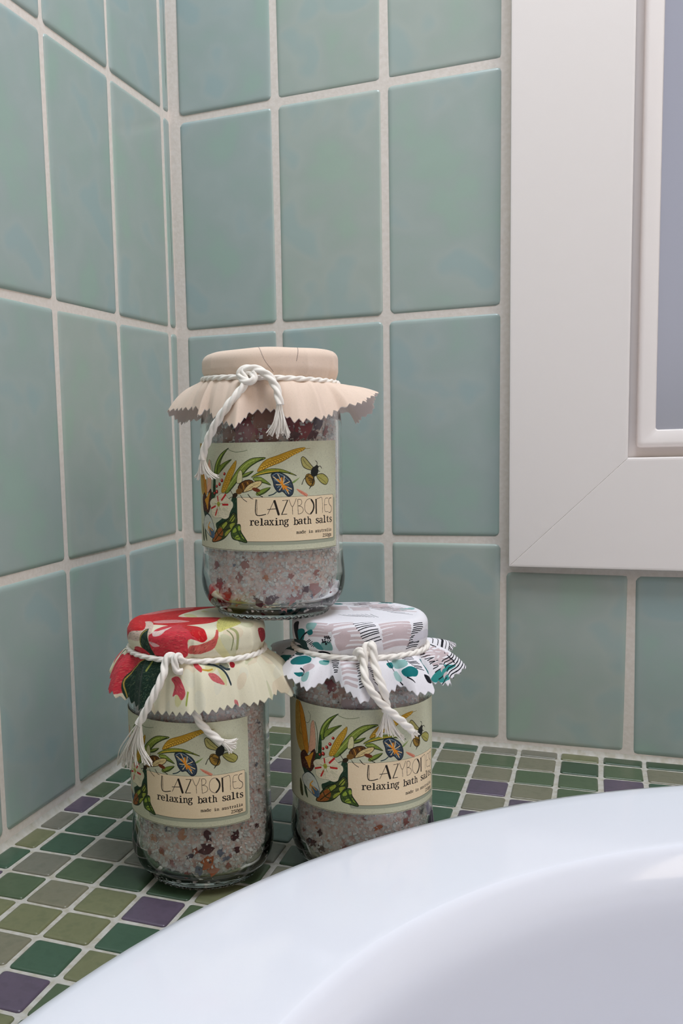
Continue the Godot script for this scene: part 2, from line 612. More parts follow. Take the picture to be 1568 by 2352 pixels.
# ------------------------------------------------------------------ painting flat prints
class Painter:
	var im: Image
	var k := 10.0
	var off := Vector2.ZERO
	var flip := false
	var grained := false
	var rng := RandomNumberGenerator.new()

	func _init(w: float, h: float, per_mm: float, corner: Vector2, upward: bool, ground: Color) -> void:
		k = per_mm
		off = corner
		flip = upward
		im = Image.create(int(w * k), int(h * k), false, Image.FORMAT_RGB8)
		im.fill(ground)
		rng.seed = 5

	func px(x: float, y: float) -> Vector2:
		return Vector2((x - off.x) * k, (off.y - y) * k if flip else (y - off.y) * k)

	func fill(ps: PackedVector2Array, c: Color) -> void:
		var lo := 1e9
		var hi := -1e9
		for p in ps:
			lo = minf(lo, p.y)
			hi = maxf(hi, p.y)
		for y in range(maxi(int(lo), 0), mini(int(hi) + 1, im.get_height() - 1) + 1):
			var cuts := PackedFloat32Array()
			var yy := y + 0.5
			for q in ps.size():
				var a := ps[q]
				var b := ps[(q + 1) % ps.size()]
				if (a.y <= yy) != (b.y <= yy):
					cuts.append(a.x + (yy - a.y) / (b.y - a.y) * (b.x - a.x))
			cuts.sort()
			for q in range(0, cuts.size() - 1, 2):
				var x0 := int(round(cuts[q]))
				var x1 := int(round(cuts[q + 1]))
				if x1 > x0:
					im.fill_rect(Rect2i(x0, y, x1 - x0, 1), c)

	func smooth(ps: PackedVector2Array, closed: bool) -> PackedVector2Array:
		var n := ps.size()
		if n < 3:
			return ps
		var out := PackedVector2Array()
		for q in (n if closed else n - 1):
			var a: Vector2 = ps[(q + n - 1) % n] if closed or q > 0 else ps[q]
			var b := ps[q]
			var c := ps[(q + 1) % n]
			var d: Vector2 = ps[(q + 2) % n] if closed or q + 2 < n else c
			for s in 5:
				out.append(b.cubic_interpolate(c, a, d, s / 5.0))
		if not closed:
			out.append(ps[n - 1])
		return out

	func curve(a: Array, closed: bool) -> PackedVector2Array:
		var ps := PackedVector2Array()
		for q in range(0, a.size(), 2):
			ps.append(px(a[q], a[q + 1]))
		return smooth(ps, closed)

	func poly(a: Array, c: Color) -> void:
		var ps := curve(a, true)
		fill(ps, c)
		if not grained:
			return
		# engraved strokes along the shape, lighter and darker than its ground
		var lo := ps[0]
		var hi := ps[0]
		var far := Vector2.RIGHT
		for p in ps:
			lo = lo.min(p)
			hi = hi.max(p)
			if (p - ps[0]).length() > far.length():
				far = p - ps[0]
		var dir := far.normalized()
		var area := (hi - lo).x * (hi - lo).y
		for q in int(area / 70.0):
			var p := Vector2(rng.randf_range(lo.x, hi.x), rng.randf_range(lo.y, hi.y))
			var e := p + dir.rotated(rng.randf_range(-0.25, 0.25)) * rng.randf_range(6, 20)
			if Geometry2D.is_point_in_polygon(p, ps) and Geometry2D.is_point_in_polygon(e, ps):
				var f := rng.randf()
				stroke(PackedVector2Array([p, e]), rng.randf_range(0.6, 1.3), c.lerp(Color8(30, 34, 20), 0.3 * f) if rng.randf() < 0.5 else c.lerp(Color8(236, 220, 160), 0.38 * f))

	func line(a: Array, w: float, c: Color, closed := false) -> void:
		var ps := curve(a, closed)
		if closed:
			ps.append(ps[0])
		stroke(ps, w * k * 0.5, c)

	func stroke(ps: PackedVector2Array, r: float, c: Color) -> void:
		for q in ps.size() - 1:
			var d := (ps[q + 1] - ps[q])
			if d.length() < 1e-4:
				continue
			var s := d.normalized().orthogonal() * r
			fill(PackedVector2Array([ps[q] + s, ps[q + 1] + s, ps[q + 1] - s, ps[q] - s]), c)
			if r > 1.2:
				disc(ps[q + 1], r, r, 0.0, c)

	func disc(p: Vector2, rx: float, ry: float, a: float, c: Color) -> void:
		var ps := PackedVector2Array()
		for q in 14:
			var v := Vector2(cos(TAU * q / 14.0) * rx, sin(TAU * q / 14.0) * ry)
			ps.append(p + v.rotated(a))
		fill(ps, c)

	func blob(x: float, y: float, rx: float, ry: float, a: float, c: Color) -> void:
		disc(px(x, y), rx * k, ry * k, -a if flip else a, c)

	func wheat(x0: float, y0: float, x1: float, y1: float, n: int, w: float) -> void:
		var a := px(x0, y0)
		var b := px(x1, y1)
		var d := (b - a).normalized()
		for q in n:
			var f := q / float(n - 1)
			for s in [-1.0, 1.0]:
				var p: Vector2 = a.lerp(b, f + 0.02 * s) + d.orthogonal() * s * w * k * 0.55 * (1.0 - 0.6 * f)
				var ang: float = d.angle() + s * 0.45
				disc(p, w * k * 0.95 * (1.0 - 0.3 * f), w * k * 0.45 * (1.0 - 0.3 * f), ang, Color8(122, 84, 22))
				disc(p - d * 1.5, w * k * 0.75 * (1.0 - 0.3 * f), w * k * 0.3 * (1.0 - 0.3 * f), ang, Color8(224, 180, 62))

	func hatch(a: Array, n: int, w: float, c: Color) -> void:
		for q in n:
			var f := (q + rng.randf_range(-0.12, 0.12)) / maxf(n - 1, 1)
			var p := px(a[0], a[1]).lerp(px(a[4], a[5]), f) + Vector2(rng.randf_range(-3, 3), 0)
			var e := px(a[2], a[3]).lerp(px(a[6], a[7]), f) + Vector2(rng.randf_range(-3, 3), rng.randf_range(-2, 2))
			var mid := (p + e) * 0.5 + Vector2(rng.randf_range(-2, 2), rng.randf_range(-2, 2))
			stroke(PackedVector2Array([p, mid, e]), w * k * 0.5, c)

	func scribble(a: Array, size: float, c: Color) -> void:
		for q in 46:
			var ang := rng.randf() * TAU
			var r := size * sqrt(rng.randf_range(0.08, 1.0))
			var p := px(a[0] + cos(ang) * r, a[1] + sin(ang) * r * 0.6)
			disc(p, rng.randf_range(2.0, 5.5), rng.randf_range(1.5, 3.0), ang, c)

	func speckle(a: Array, r: float, n: int, c1: Color, c2: Color) -> void:
		var base := im.get_pixelv(Vector2i(px(a[0], a[1])))
		for q in n * 3:
			var p := px(a[0] + rng.randf_range(-r, r), a[1] + rng.randf_range(-r, r))
			if not Rect2(8, 8, im.get_width() - 16, im.get_height() - 16).has_point(p):
				continue
			var g := im.get_pixelv(Vector2i(p))
			if absf(g.r - base.r) + absf(g.g - base.g) + absf(g.b - base.b) < 0.02:
				disc(p, rng.randf_range(1.6, 3.2), rng.randf_range(0.8, 1.6), rng.randf_range(0.8, 2.2), c1 if rng.randf() < 0.6 else c2)

	func weave(n: int, amount: float, length: int) -> void:
		# fine printed hatching or threads, over whatever is there
		var w := im.get_width()
		var h := im.get_height()
		for q in n:
			var x := rng.randi_range(0, w - length - 2)
			var y := rng.randi_range(0, h - length - 2)
			var up := rng.randf() < 0.5
			var f := 1.0 + rng.randf_range(-amount, amount * 0.6)
			for s in length:
				var p := Vector2i(x, y + s) if up else Vector2i(x + s, y)
				var g := im.get_pixelv(p)
				im.set_pixelv(p, Color(g.r * f, g.g * f, g.b * f))

	func rounded(x0: float, y0: float, x1: float, y1: float, r: float, c: Color) -> void:
		var ps := PackedVector2Array()
		for q in [[x1 - r, y1 - r, 0], [x0 + r, y1 - r, 1], [x0 + r, y0 + r, 2], [x1 - r, y0 + r, 3]]:
			for s in 5:
				var a: float = PI / 2 * (q[2] + s / 4.0)
				ps.append(px(q[0] + cos(a) * r, q[1] + sin(a) * r))
		fill(ps, c)

	func panel() -> void:
		rounded(-8.6, 2.9, 42.2, 23.6, 1.2, Color8(158, 162, 142))
		rounded(-9.4, 4.4, 40.95, 25.0, 0.8, Color8(44, 54, 40))
		rounded(-9.25, 4.55, 40.8, 24.85, 0.7, Color8(234, 212, 178))
		for q in 900:
			blob(rng.randf_range(-9, 40.4), rng.randf_range(5, 24.4), 0.3, 0.1, rng.randf() * 3.0, Color8(228, 203, 166) if rng.randf() < 0.6 else Color8(240, 221, 192))

	func words(text: String, x0: float, x1: float, base: float, xh: float, c: Color) -> void:
		# typewriter lettering: every character on the same pitch, narrow ones given slab feet
		var f := SystemFont.new()
		f.font_names = PackedStringArray(["Droid Serif"])
		var pitch := (x1 - x0) / (text.length() - 0.3)
		for q in text.length():
			var ch := text[q]
			if ch == " ":
				continue
			var tm := TextMesh.new()
			tm.font = f
			tm.font_size = 64
			tm.pixel_size = 0.01
			tm.depth = 0.0
			tm.curve_step = 2.0
			tm.text = ch
			var arr := tm.get_mesh_arrays()
			var vs: PackedVector3Array = arr[Mesh.ARRAY_VERTEX]
			var lo := 1e9
			var hi := -1e9
			for p in vs:
				lo = minf(lo, p.x)
				hi = maxf(hi, p.x)
			var sy := xh / 0.343
			var sx := minf(sy * 1.1, pitch * 0.97 / maxf(hi - lo, 0.01))
			if ch in "ilt":
				sx = sy * 1.25
			var mid := x0 + pitch * (q + 0.35)
			var drop := xh * (rng.randf_range(-0.05, 0.05)) + baseline(tm, ch) * sy
			for t in range(0, vs.size() - 2, 3):
				var ps := PackedVector2Array()
				for s in 3:
					var p := vs[t + s]
					ps.append(px(mid + (p.x - (lo + hi) * 0.5) * sx, base + p.y * sy - drop))
				for o in [Vector2.ZERO, Vector2(1.1, 0), Vector2(-1.1, 0), Vector2(0, 1.0)]:
					var moved := PackedVector2Array()
					for p in ps:
						moved.append(p + o * maxf(0.85, xh / 2.35))
					fill(moved, c)
			if ch in "il":
				stroke(PackedVector2Array([px(mid - pitch * 0.36, base), px(mid + pitch * 0.36, base)]), xh * k * 0.075, c)

	func baseline(tm: TextMesh, ch: String) -> float:
		# TextMesh centres its line; its lowest point for a letter without a tail is the baseline
		var probe := TextMesh.new()
		probe.font = tm.font
		probe.font_size = tm.font_size
		probe.pixel_size = tm.pixel_size
		probe.depth = 0.0
		probe.text = "x"
		return probe.get_aabb().position.y + 0.004

	func texture(soft := 0) -> ImageTexture:
		if soft > 0:
			var w := im.get_width()
			var h := im.get_height()
			im.resize(w / soft, h / soft, Image.INTERPOLATE_BILINEAR)
			im.resize(w, h, Image.INTERPOLATE_CUBIC)
			weave(26000, 0.07, 5)
		return ImageTexture.create_from_image(im)


# ------------------------------------------------------------------ jars of bath salts
const INNER := [[0.0, 6.2], [18.0, 6.0], [25.0, 6.9], [29.2, 9.2], [31.4, 13.0], [32.5, 18.0], [32.5, 24.0], [32.2, 32.0], [32.2, 92.0], [30.5, 99.0], [28.6, 104.0], [28.4, 117.0]]
const OUTER := [[0.0, 2.2], [22.0, 1.9], [24.6, 1.0], [25.4, 0.0], [26.4, 0.05], [27.3, 0.8], [28.2, 2.4], [30.8, 4.4], [33.2, 7.6], [34.8, 11.6], [35.5, 16.0], [35.4, 21.0], [34.8, 27.0], [34.5, 31.0], [34.5, 91.0], [33.4, 98.5], [31.0, 103.5], [30.4, 108.0], [30.4, 116.5], [29.8, 117.6], [28.9, 117.6]]


func inner_r(y: float) -> float:
	for q in INNER.size() - 1:
		if y <= INNER[q + 1][1] and q >= 1:
			return lerpf(INNER[q][0], INNER[q + 1][0], clampf((y - INNER[q][1]) / (INNER[q + 1][1] - INNER[q][1]), 0, 1))
	return 28.0


func polar(phi: float, r: float, y: float) -> Vector3:
	var a := deg_to_rad(phi)
	return Vector3(sin(a) * r, y, cos(a) * r) * 0.001


func lathe(profile: Array, n := 96, ridges := 0) -> Array:
	var rows := []
	for p in profile:
		var row := PackedVector3Array()
		for q in n + 1:
			var r: float = p[0]
			if ridges and p[1] < 1.5 and r > 25.0:
				r += 0.35 * cos(TAU * ridges * q / float(n))
			row.append(polar(360.0 * (q % n) / n, r, p[1]))
		rows.append(row)
	return rows


func fine(profile: Array, steps := 4) -> Array:
	var out := []
	for q in profile.size() - 1:
		var a := Vector2(profile[maxi(q - 1, 0)][0], profile[maxi(q - 1, 0)][1])
		var b := Vector2(profile[q][0], profile[q][1])
		var c := Vector2(profile[q + 1][0], profile[q + 1][1])
		var d := Vector2(profile[mini(q + 2, profile.size() - 1)][0], profile[mini(q + 2, profile.size() - 1)][1])
		var straight := (c - b).length() > 20.0
		for s in (1 if straight else steps):
			var f := s / float(steps)
			var p: Vector2 = b if s == 0 else b.cubic_interpolate(c, b - (c - b).normalized() * minf((b - a).length(), (c - b).length()) if (b - a).length() > 20.0 else a, c + (c - b).normalized() * minf((d - c).length(), (c - b).length()) if (d - c).length() > 20.0 else d, f)
			out.append([maxf(p.x, 0.0), p.y])
	out.append(profile[-1])
	return out


func glass_mesh() -> ArrayMesh:
	var b := MB.new()
	var o := fine(OUTER)
	var i := fine(INNER)
	i.reverse()
	b.grid(lathe(o, 192, 48), true)
	var rim := [o[-1], i[0]]
	b.grid(lathe(rim, 192), true)
	b.grid(lathe(i, 96), true)
	return b.mesh()


func label_mesh(y0: float, turn: float) -> ArrayMesh:
	var b := MB.new()
	for side in [1, 0]:
		var rows := []
		var uvs := []
		for v in 9:
			var row := PackedVector3Array()
			var uv := PackedVector2Array()
			for u in 81:
				var x := -52.0 + 95.4 * u / 80.0
				row.append(polar(turn + x / 0.6056, 34.9 if side else 34.66, y0 + 50.0 * v / 8.0))
				uv.append(Vector2(u / 80.0, 1.0 - v / 8.0))
			rows.append(row)
			uvs.append(uv)
		b.grid(rows, false, uvs, side == 0)
		if side:
			for e in [[0, 0], [0, 8]]:
				var lip := []
				for r in ([34.66, 34.9] if e[1] == 0 else [34.9, 34.66]):
					var row := PackedVector3Array()
					for u in 81:
						row.append(polar(turn + (-52.0 + 95.4 * u / 80.0) / 0.6056, r, y0 + 50.0 * e[1] / 8.0))
					lip.append(row)
				b.grid(lip)
	return b.mesh()


func crystal_mesh() -> ArrayMesh:
	var b := MB.new()
	var p: Array[Vector3] = []
	for q in 8:
		p.append(Vector3((1 if q & 1 else -1) * rng.randf_range(0.3, 0.55), (1 if q & 2 else -1) * rng.randf_range(0.3, 0.55), (1 if q & 4 else -1) * rng.randf_range(0.3, 0.55)))
	for f in [[4, 5, 7, 6], [1, 0, 2, 3], [5, 1, 3, 7], [0, 4, 6, 2], [6, 7, 3, 2], [0, 1, 5, 4]]:
		b.quad(p[f[0]], p[f[1]], p[f[2]], p[f[3]])
	return b.mesh()


func petal_mesh(kind: int) -> ArrayMesh:
	# a dried petal: a crumpled leaf-shaped sheet with an uneven edge and some thickness
	var b := MB.new()
	var rr := RandomNumberGenerator.new()
	rr.seed = 90 + kind
	var wob := PackedFloat32Array()
	for q in 12:
		wob.append(rr.randf_range(0.42, 1.2))
	var ph := rr.randf() * TAU
	for side in [1.0, -1.0]:
		var rows := []
		for r in 5:
			var row := PackedVector3Array()
			for q in 13:
				var a := TAU * (q % 12) / 12.0
				var s := r / 4.0 * wob[q % 12] * 0.5
				var z := 0.10 * sin(a * 2.0 + ph) * r / 4.0 + 0.07 * sin(a * 5.0 + ph * 2.0) * (r / 4.0) * (r / 4.0)
				row.append(Vector3(cos(a) * s * 1.15, sin(a) * s * 0.85, z + side * 0.03 * (1.0 - 0.7 * r / 4.0)))
			rows.append(row)
		rows.reverse()
		b.grid(rows, true, [], side < 0)
	return b.mesh()


# a cord of three twisted strands along a path (already in metres)
func rope(b: MB, path: PackedVector3Array, r: float, closed := false, twist := 0.0056, sides := 18, phase := 0.0, taper := false) -> void:
	var rows := []
	var n := path.size()
	var run := 0.0
	var up := Vector3(0.13, 1.0, 0.21).normalized()
	for q in n:
		var a := path[q - 1] if q > 0 else (path[n - 2] if closed else path[0])
		var c := path[q + 1] if q < n - 1 else (path[1] if closed else path[n - 1])
		var d := (c - a).normalized()
		up = (up - d * up.dot(d)).normalized()
		var side := d.cross(up)
		if q > 0:
			run += (path[q] - path[q - 1]).length()
		var row := PackedVector3Array()
		for s in sides + 1:
			var t := TAU * (s % sides) / sides
			var lobe := absf(cos(1.5 * (t - TAU * run / twist * 0.3333 * 1.0 + phase)))
			var rad := r * (0.64 + 0.44 * lobe) * (1.0 if not taper else 1.0 - 0.55 * q / (n - 1.0))
			row.append(path[q] + (side * cos(t) + up * sin(t)) * rad)
		rows.append(row)
	if not closed:
		for q in [0, n - 1]:
			var cap := PackedVector3Array()
			for s in sides + 1:
				cap.append(path[q])
			if q == 0:
				rows.insert(0, cap)
			else:
				rows.append(cap)
	b.grid(rows, true, [], true)


func spline(ctrl: PackedVector3Array, step := 0.0005) -> PackedVector3Array:
	var out := PackedVector3Array()
	var n := ctrl.size()
	for q in n - 1:
		var a := ctrl[maxi(q - 1, 0)]
		var d := ctrl[mini(q + 2, n - 1)]
		var m := maxi(int((ctrl[q + 1] - ctrl[q]).length() / step), 1)
		for s in m:
			out.append(ctrl[q].cubic_interpolate(ctrl[q + 1], a, d, s / float(m)))
	out.append(ctrl[n - 1])
	return out


func strand(b: MB, a: Vector3, c: Vector3, dir: Vector3, r: float) -> void:
	var len := (c - a).length()
	var mid := a.lerp(c, 0.45) + dir * len * 0.18 + Vector3(rng.randf_range(-1, 1), rng.randf_range(-1, 1), rng.randf_range(-1, 1)) * len * 0.05
	var path := spline(PackedVector3Array([a, mid, c]), 0.0012)
	var rows := []
	var up := Vector3(0.3, 0.2, 0.9).normalized()
	for q in path.size():
		var d := (path[mini(q + 1, path.size() - 1)] - path[maxi(q - 1, 0)]).normalized()
		var u := (up - d * up.dot(d)).normalized()
		var s := d.cross(u)
		var row := PackedVector3Array()
		for k in 7:
			var t := TAU * (k % 6) / 6.0
			row.append(path[q] + (s * cos(t) + u * sin(t)) * r * (1.0 - 0.45 * q / path.size()))
		rows.append(row)
	b.grid(rows, true, [], true)


func hem_at(table: Array, phi: float) -> Vector2:
	# table: [angle, radius, height] sorted by angle and closed round the back
	var n := table.size()
	var p := phi
	while p < table[0][0]:
		p += 360.0
	while p >= table[0][0] + 360.0:
		p -= 360.0
	for q in n:
		var a: float = table[q][0]
		var b: float = table[(q + 1) % n][0] + (360.0 if q == n - 1 else 0.0)
		if p >= a and p <= b:
			var f := (p - a) / maxf(b - a, 0.001)
			f = lerpf(f, f * f * (3.0 - 2.0 * f), 0.6)
			return Vector2(lerpf(table[q][1], table[(q + 1) % n][1], f), lerpf(table[q][2], table[(q + 1) % n][2], f))
	return Vector2(44, 97)


func cloth_mesh(k: int, lid_r: float, tie: Vector3, creases: Array, inside: bool) -> ArrayMesh:
	var table: Array = HEMS[k].duplicate()
	for q in table.size():
		if absf(table[q][0]) < 66.0:
			table[q] = [table[q][0], maxf(35.6, 39.3 + (table[q][1] - 39.3) * 1.7), table[q][2]]
	var last: float = table[-1][0]
	var gap: float = table[0][0] + 360.0 - last
	var m := int(gap / 21.0)
	for q in range(1, m):
		table.append([last + gap * q / m, 43.0 if q % 2 else 49.0, 99.0 if q % 2 else 95.0])
	var cols := 540
	var b := MB.new()
	var prof := []          # [kind, value]
	for q in 9:
		prof.append([0, q / 8.0])
	for q in range(1, 7):
		prof.append([1, q / 6.0])
	for q in range(1, 9):
		prof.append([2, q / 8.0])
	for q in range(1, 15):
		prof.append([3, q / 14.0])
	var rows := []
	var uvs := []
	var s_at := PackedFloat32Array()
	s_at.resize(cols + 1)
	# arc length of the hem, for evenly pitched teeth
	var arc := PackedFloat32Array()
	var total := 0.0
	var before := Vector3.ZERO
	for c in cols + 1:
		var h := hem_at(table, 360.0 * c / cols)
		var p := polar(360.0 * c / cols, h.x, h.y)
		if c > 0:
			total += (p - before).length()
		before = p
		arc.append(total)
	var teeth := roundi(total / 0.0041)
	var thick := 0.32 if inside else 0.0
	var ed := 4.6
	for st in prof:
		var row := PackedVector3Array()
		var uv := PackedVector2Array()
		for c in cols + 1:
			var phi := 360.0 * (c % cols) / cols
			var a := deg_to_rad(phi)
			var wave := 0.75 * sin(9.0 * a + 0.7 + 2.1 * k) + 0.6 * sin(14.0 * a + 3.0 * k) + 0.35 * sin(23.0 * a + k)
			var pleat := 0.5 * sin(19.0 * a + 1.3 * k) + 0.35 * sin(31.0 * a + 2.0 * k) + 0.3 * sin(11.0 * a + 4.0 + k) + 0.25 * sin(47.0 * a)
			var crease := 0.0
			for cr in creases:
				var dphi := wrapf(phi - cr[0], -180.0, 180.0)
				crease += cr[2] * exp(-absf(dphi) / (cr[1] if dphi > 0 else cr[1] * 0.22))
			var ty := tie.x + tie.y * sin(a) + tie.z * cos(a)
			var top := 126.6
			var p: Vector2
			var s := 0.0
			var f: float = st[1]
			if st[0] == 0:
				s = f * (lid_r - ed)
				p = Vector2(s, top + 0.25 * sin(3.0 * a + k) * f * f + 0.12 * sin(7.0 * a + 2.0) * f - thick)
			elif st[0] == 1:
				var t := f * PI / 2
				s = lid_r - ed + t * ed
				p = Vector2(lid_r - ed + sin(t) * (ed - thick) + crease * 0.4 * f, top + 0.25 * sin(3.0 * a + k) * (1 - f) + 0.12 * sin(7.0 * a + 2.0) * (1 - f) - ed + cos(t) * (ed - thick))
			elif st[0] == 2:
				s = lid_r - ed + ed * PI / 2 + f * (top - ed - ty)
				var pinch := smoothstep(0.45, 1.0, f)
				p = Vector2(lid_r - thick - 1.5 * pinch + pleat * (0.45 * f * f) + crease * (0.4 + 0.6 * f) * (1.0 - 0.75 * pinch), lerpf(top - ed, ty, f))
			else:
				var h := hem_at(table, phi)
				var st0 := Vector2(lid_r - 1.5 - thick + pleat * 0.45, ty)
				var en := h - Vector2(thick * 0.3, thick)
				var way := en - st0
				var ctl := st0 + Vector2(maxf(way.x, 2.0) * 0.62, way.y * 0.20)
				var z := absf(fposmod(arc[c % cols] / total * teeth, 1.0) * 2.0 - 1.0) * 1.45 - 0.3
				var g := f * (1.0 + (z / way.length()) * smoothstep(0.55, 1.0, f))
				p = st0 * (1 - g) * (1 - g) + ctl * 2.0 * g * (1 - g) + en * g * g
				p.x += pleat * (0.2 * (1.0 - f) + 0.5 * f) + wave * 1.15 * smoothstep(0.0, 0.6, f) + crease * 0.5 * (1.0 - 0.4 * f) * smoothstep(0.0, 0.25, f)
				s = lid_r - ed + ed * PI / 2 + (top - ed - ty) + g * way.length() * 1.08
			row.append(polar(phi, p.x, p.y))
			uv.append(Vector2(0.5, 0.5) + Vector2(sin(a), cos(a)) * s / 152.0)
		rows.append(row)
		uvs.append(uv)
	rows.reverse()
	uvs.reverse()
	b.grid(rows, true, uvs, inside)
	return b.mesh()


var crystals: ArrayMesh
var petals := []
var glass_jar: ArrayMesh


func jar(k: int, label: String, at: Vector3, facing: float, label_y: float, lid_r: float, tie: Vector3, creases: Array, print_mat: Material, under: Material, paper: Material, label_turn: float, salt_hi: float, lean := 0.0) -> Node3D:
	var t := thing("salt_jar", label, "jar", at, "jars of bath salts stacked on the ledge")
	t.rotation = Vector3(0, deg_to_rad(facing), deg_to_rad(lean))
	part("glass_body", glass_jar, M.jar_glass, t)
	part("paper_label", label_mesh(label_y, label_turn), paper, t)
	# salts: a packed core, loose crystals against the glass, dried petals
	var prof := [[0.0, 6.9]]
	for q in 46:
		var y := 7.2 + (salt_hi - 7.2) * q / 45.0
		prof.append([inner_r(y) - 1.3, y])
	prof.append([26.0, salt_hi + 0.6])
	prof.append([0.0, salt_hi + 1.2])
	var cb := MB.new()
	cb.grid(lathe(prof, 72), true)
	var salt := part("bath_salts", cb.mesh(), M.salt_core, t)
	var mm := MultiMesh.new()
	mm.transform_format = MultiMesh.TRANSFORM_3D
	mm.use_colors = true
	mm.mesh = crystals
	mm.instance_count = 11000
	for q in 11000:
		var y := rng.randf_range(6.8, salt_hi)
		var r := inner_r(y) - rng.randf_range(1.05, 1.75)
		var size := rng.randf_range(0.55, 1.0 + 1.1 * rng.randf()) * 0.001
		var bas := Basis.from_euler(Vector3(rng.randf() * TAU, rng.randf() * TAU, rng.randf() * TAU)).scaled(Vector3(1, 1, 1) * size)
		mm.set_instance_transform(q, Transform3D(bas, polar(rng.randf() * 360.0, r, y)))
		var tone := rng.randf()
		var c := Color(0.97, 0.93, 0.925)
		if tone < 0.28:
			c = Color(0.96, 0.81, 0.78)
		elif tone < 0.42:
			c = Color(0.86, 0.82, 0.82)
		elif tone < 0.70:
			c = Color(1.0, 0.985, 0.98)
		mm.set_instance_color(q, c * rng.randf_range(0.9, 1.04))
	var mi := MultiMeshInstance3D.new()
	mi.name = "salt_crystals"
	mi.multimesh = mm
	mi.material_override = M.salt
	salt.add_child(mi, true)
	mi.set_meta("kind", "stuff")
	var list: Array = PETALS[k].duplicate()
	for q in 34:
		list.append([rng.randf_range(95.0, 265.0), rng.randf_range(9.0, salt_hi - 2.0), rng.randf_range(1.5, 4.0), "rbcmodkp"[rng.randi_range(0, 7)]])
	for q in 30:
		list.append([rng.randf_range(-90.0, 90.0), rng.randf_range(9.0, salt_hi - 2.0), rng.randf_range(0.7, 1.7), "dmocpkvd"[rng.randi_range(0, 7)]])
	for q in 46:
		list.append([rng.randf_range(-95.0, 95.0), rng.randf_range(9.0, salt_hi - 2.0), rng.randf_range(1.3, 3.0), "dkdkddvd"[rng.randi_range(0, 7)]])
	for e in list:
		var ang: float = e[0]
		var y: float = e[1]
		var size: float = e[2]
		var o := part("petal", petals[rng.randi_range(0, 5)], M["petal_" + e[3]], salt)
		var bas := Basis(Vector3.UP, deg_to_rad(ang)) * Basis(Vector3.BACK, rng.randf() * TAU) * Basis(Vector3.RIGHT, rng.randf_range(-0.12, 0.12))
		o.transform = Transform3D(bas.scaled_local(Vector3(size, size, minf(size, 3.0) * 0.55) * 0.001), polar(ang, inner_r(y) - 0.5 - 0.02 * size, y))
	# cloth cover over the lid, with its underside
	var cl := part("cloth_cover", cloth_mesh(k, lid_r, tie, creases, false), print_mat, t)
	part("cloth_underside", cloth_mesh(k, lid_r, tie, creases, true), under, cl)
	# tied cord: a ring, the knotted ends and their frayed tips
	var rb := MB.new()
	var ring := PackedVector3Array()
	for q in 401:
		var phi := 360.0 * (q % 400) / 400.0
		var a := deg_to_rad(phi)
		ring.append(polar(phi, lid_r - 0.35, tie.x + tie.y * sin(a) + tie.z * cos(a)))
	rope(rb, ring, 0.00132, true, 0.0052)
	var cord := part("cord", rb.mesh(), M.cotton, t)
	var kb := MB.new()
	var kc := PackedVector3Array()
	for p in KNOTS[k]:
		kc.append(polar(p[0], p[1], p[2]))
	rope(kb, spline(kc), 0.00165, false, 0.006)
	part("knot", kb.mesh(), M.cotton, cord)
	for e in 2:
		var eb := MB.new()
		var ctrl := PackedVector3Array()
		for p in CORD_ENDS[k][e]:
			ctrl.append(polar(p[0], p[1], p[2]))
		var path := spline(ctrl)
		rope(eb, path, 0.00185, false, 0.0062, 18, e * 1.1)
		part("cord_end", eb.mesh(), M.cotton, cord)
		var fb := MB.new()
		var end := path[-1]
		var dir := (path[-1] - path[-6]).normalized()
		var tips: Array = CORD_TIPS[k][e]
		for p in tips:
			for s in 7:
				var tip := polar(p[0], p[1], p[2]) + Vector3(rng.randf_range(-1, 1), rng.randf_range(-1, 1), rng.randf_range(-1, 1)) * 0.0009
				strand(fb, end - dir * 0.002 + Vector3(rng.randf_range(-1, 1), rng.randf_range(-1, 1), rng.randf_range(-1, 1)) * 0.0006, tip, dir, rng.randf_range(0.00026, 0.00044))
		part("frayed_tip", fb.mesh(), M.cotton, cord)
	return t


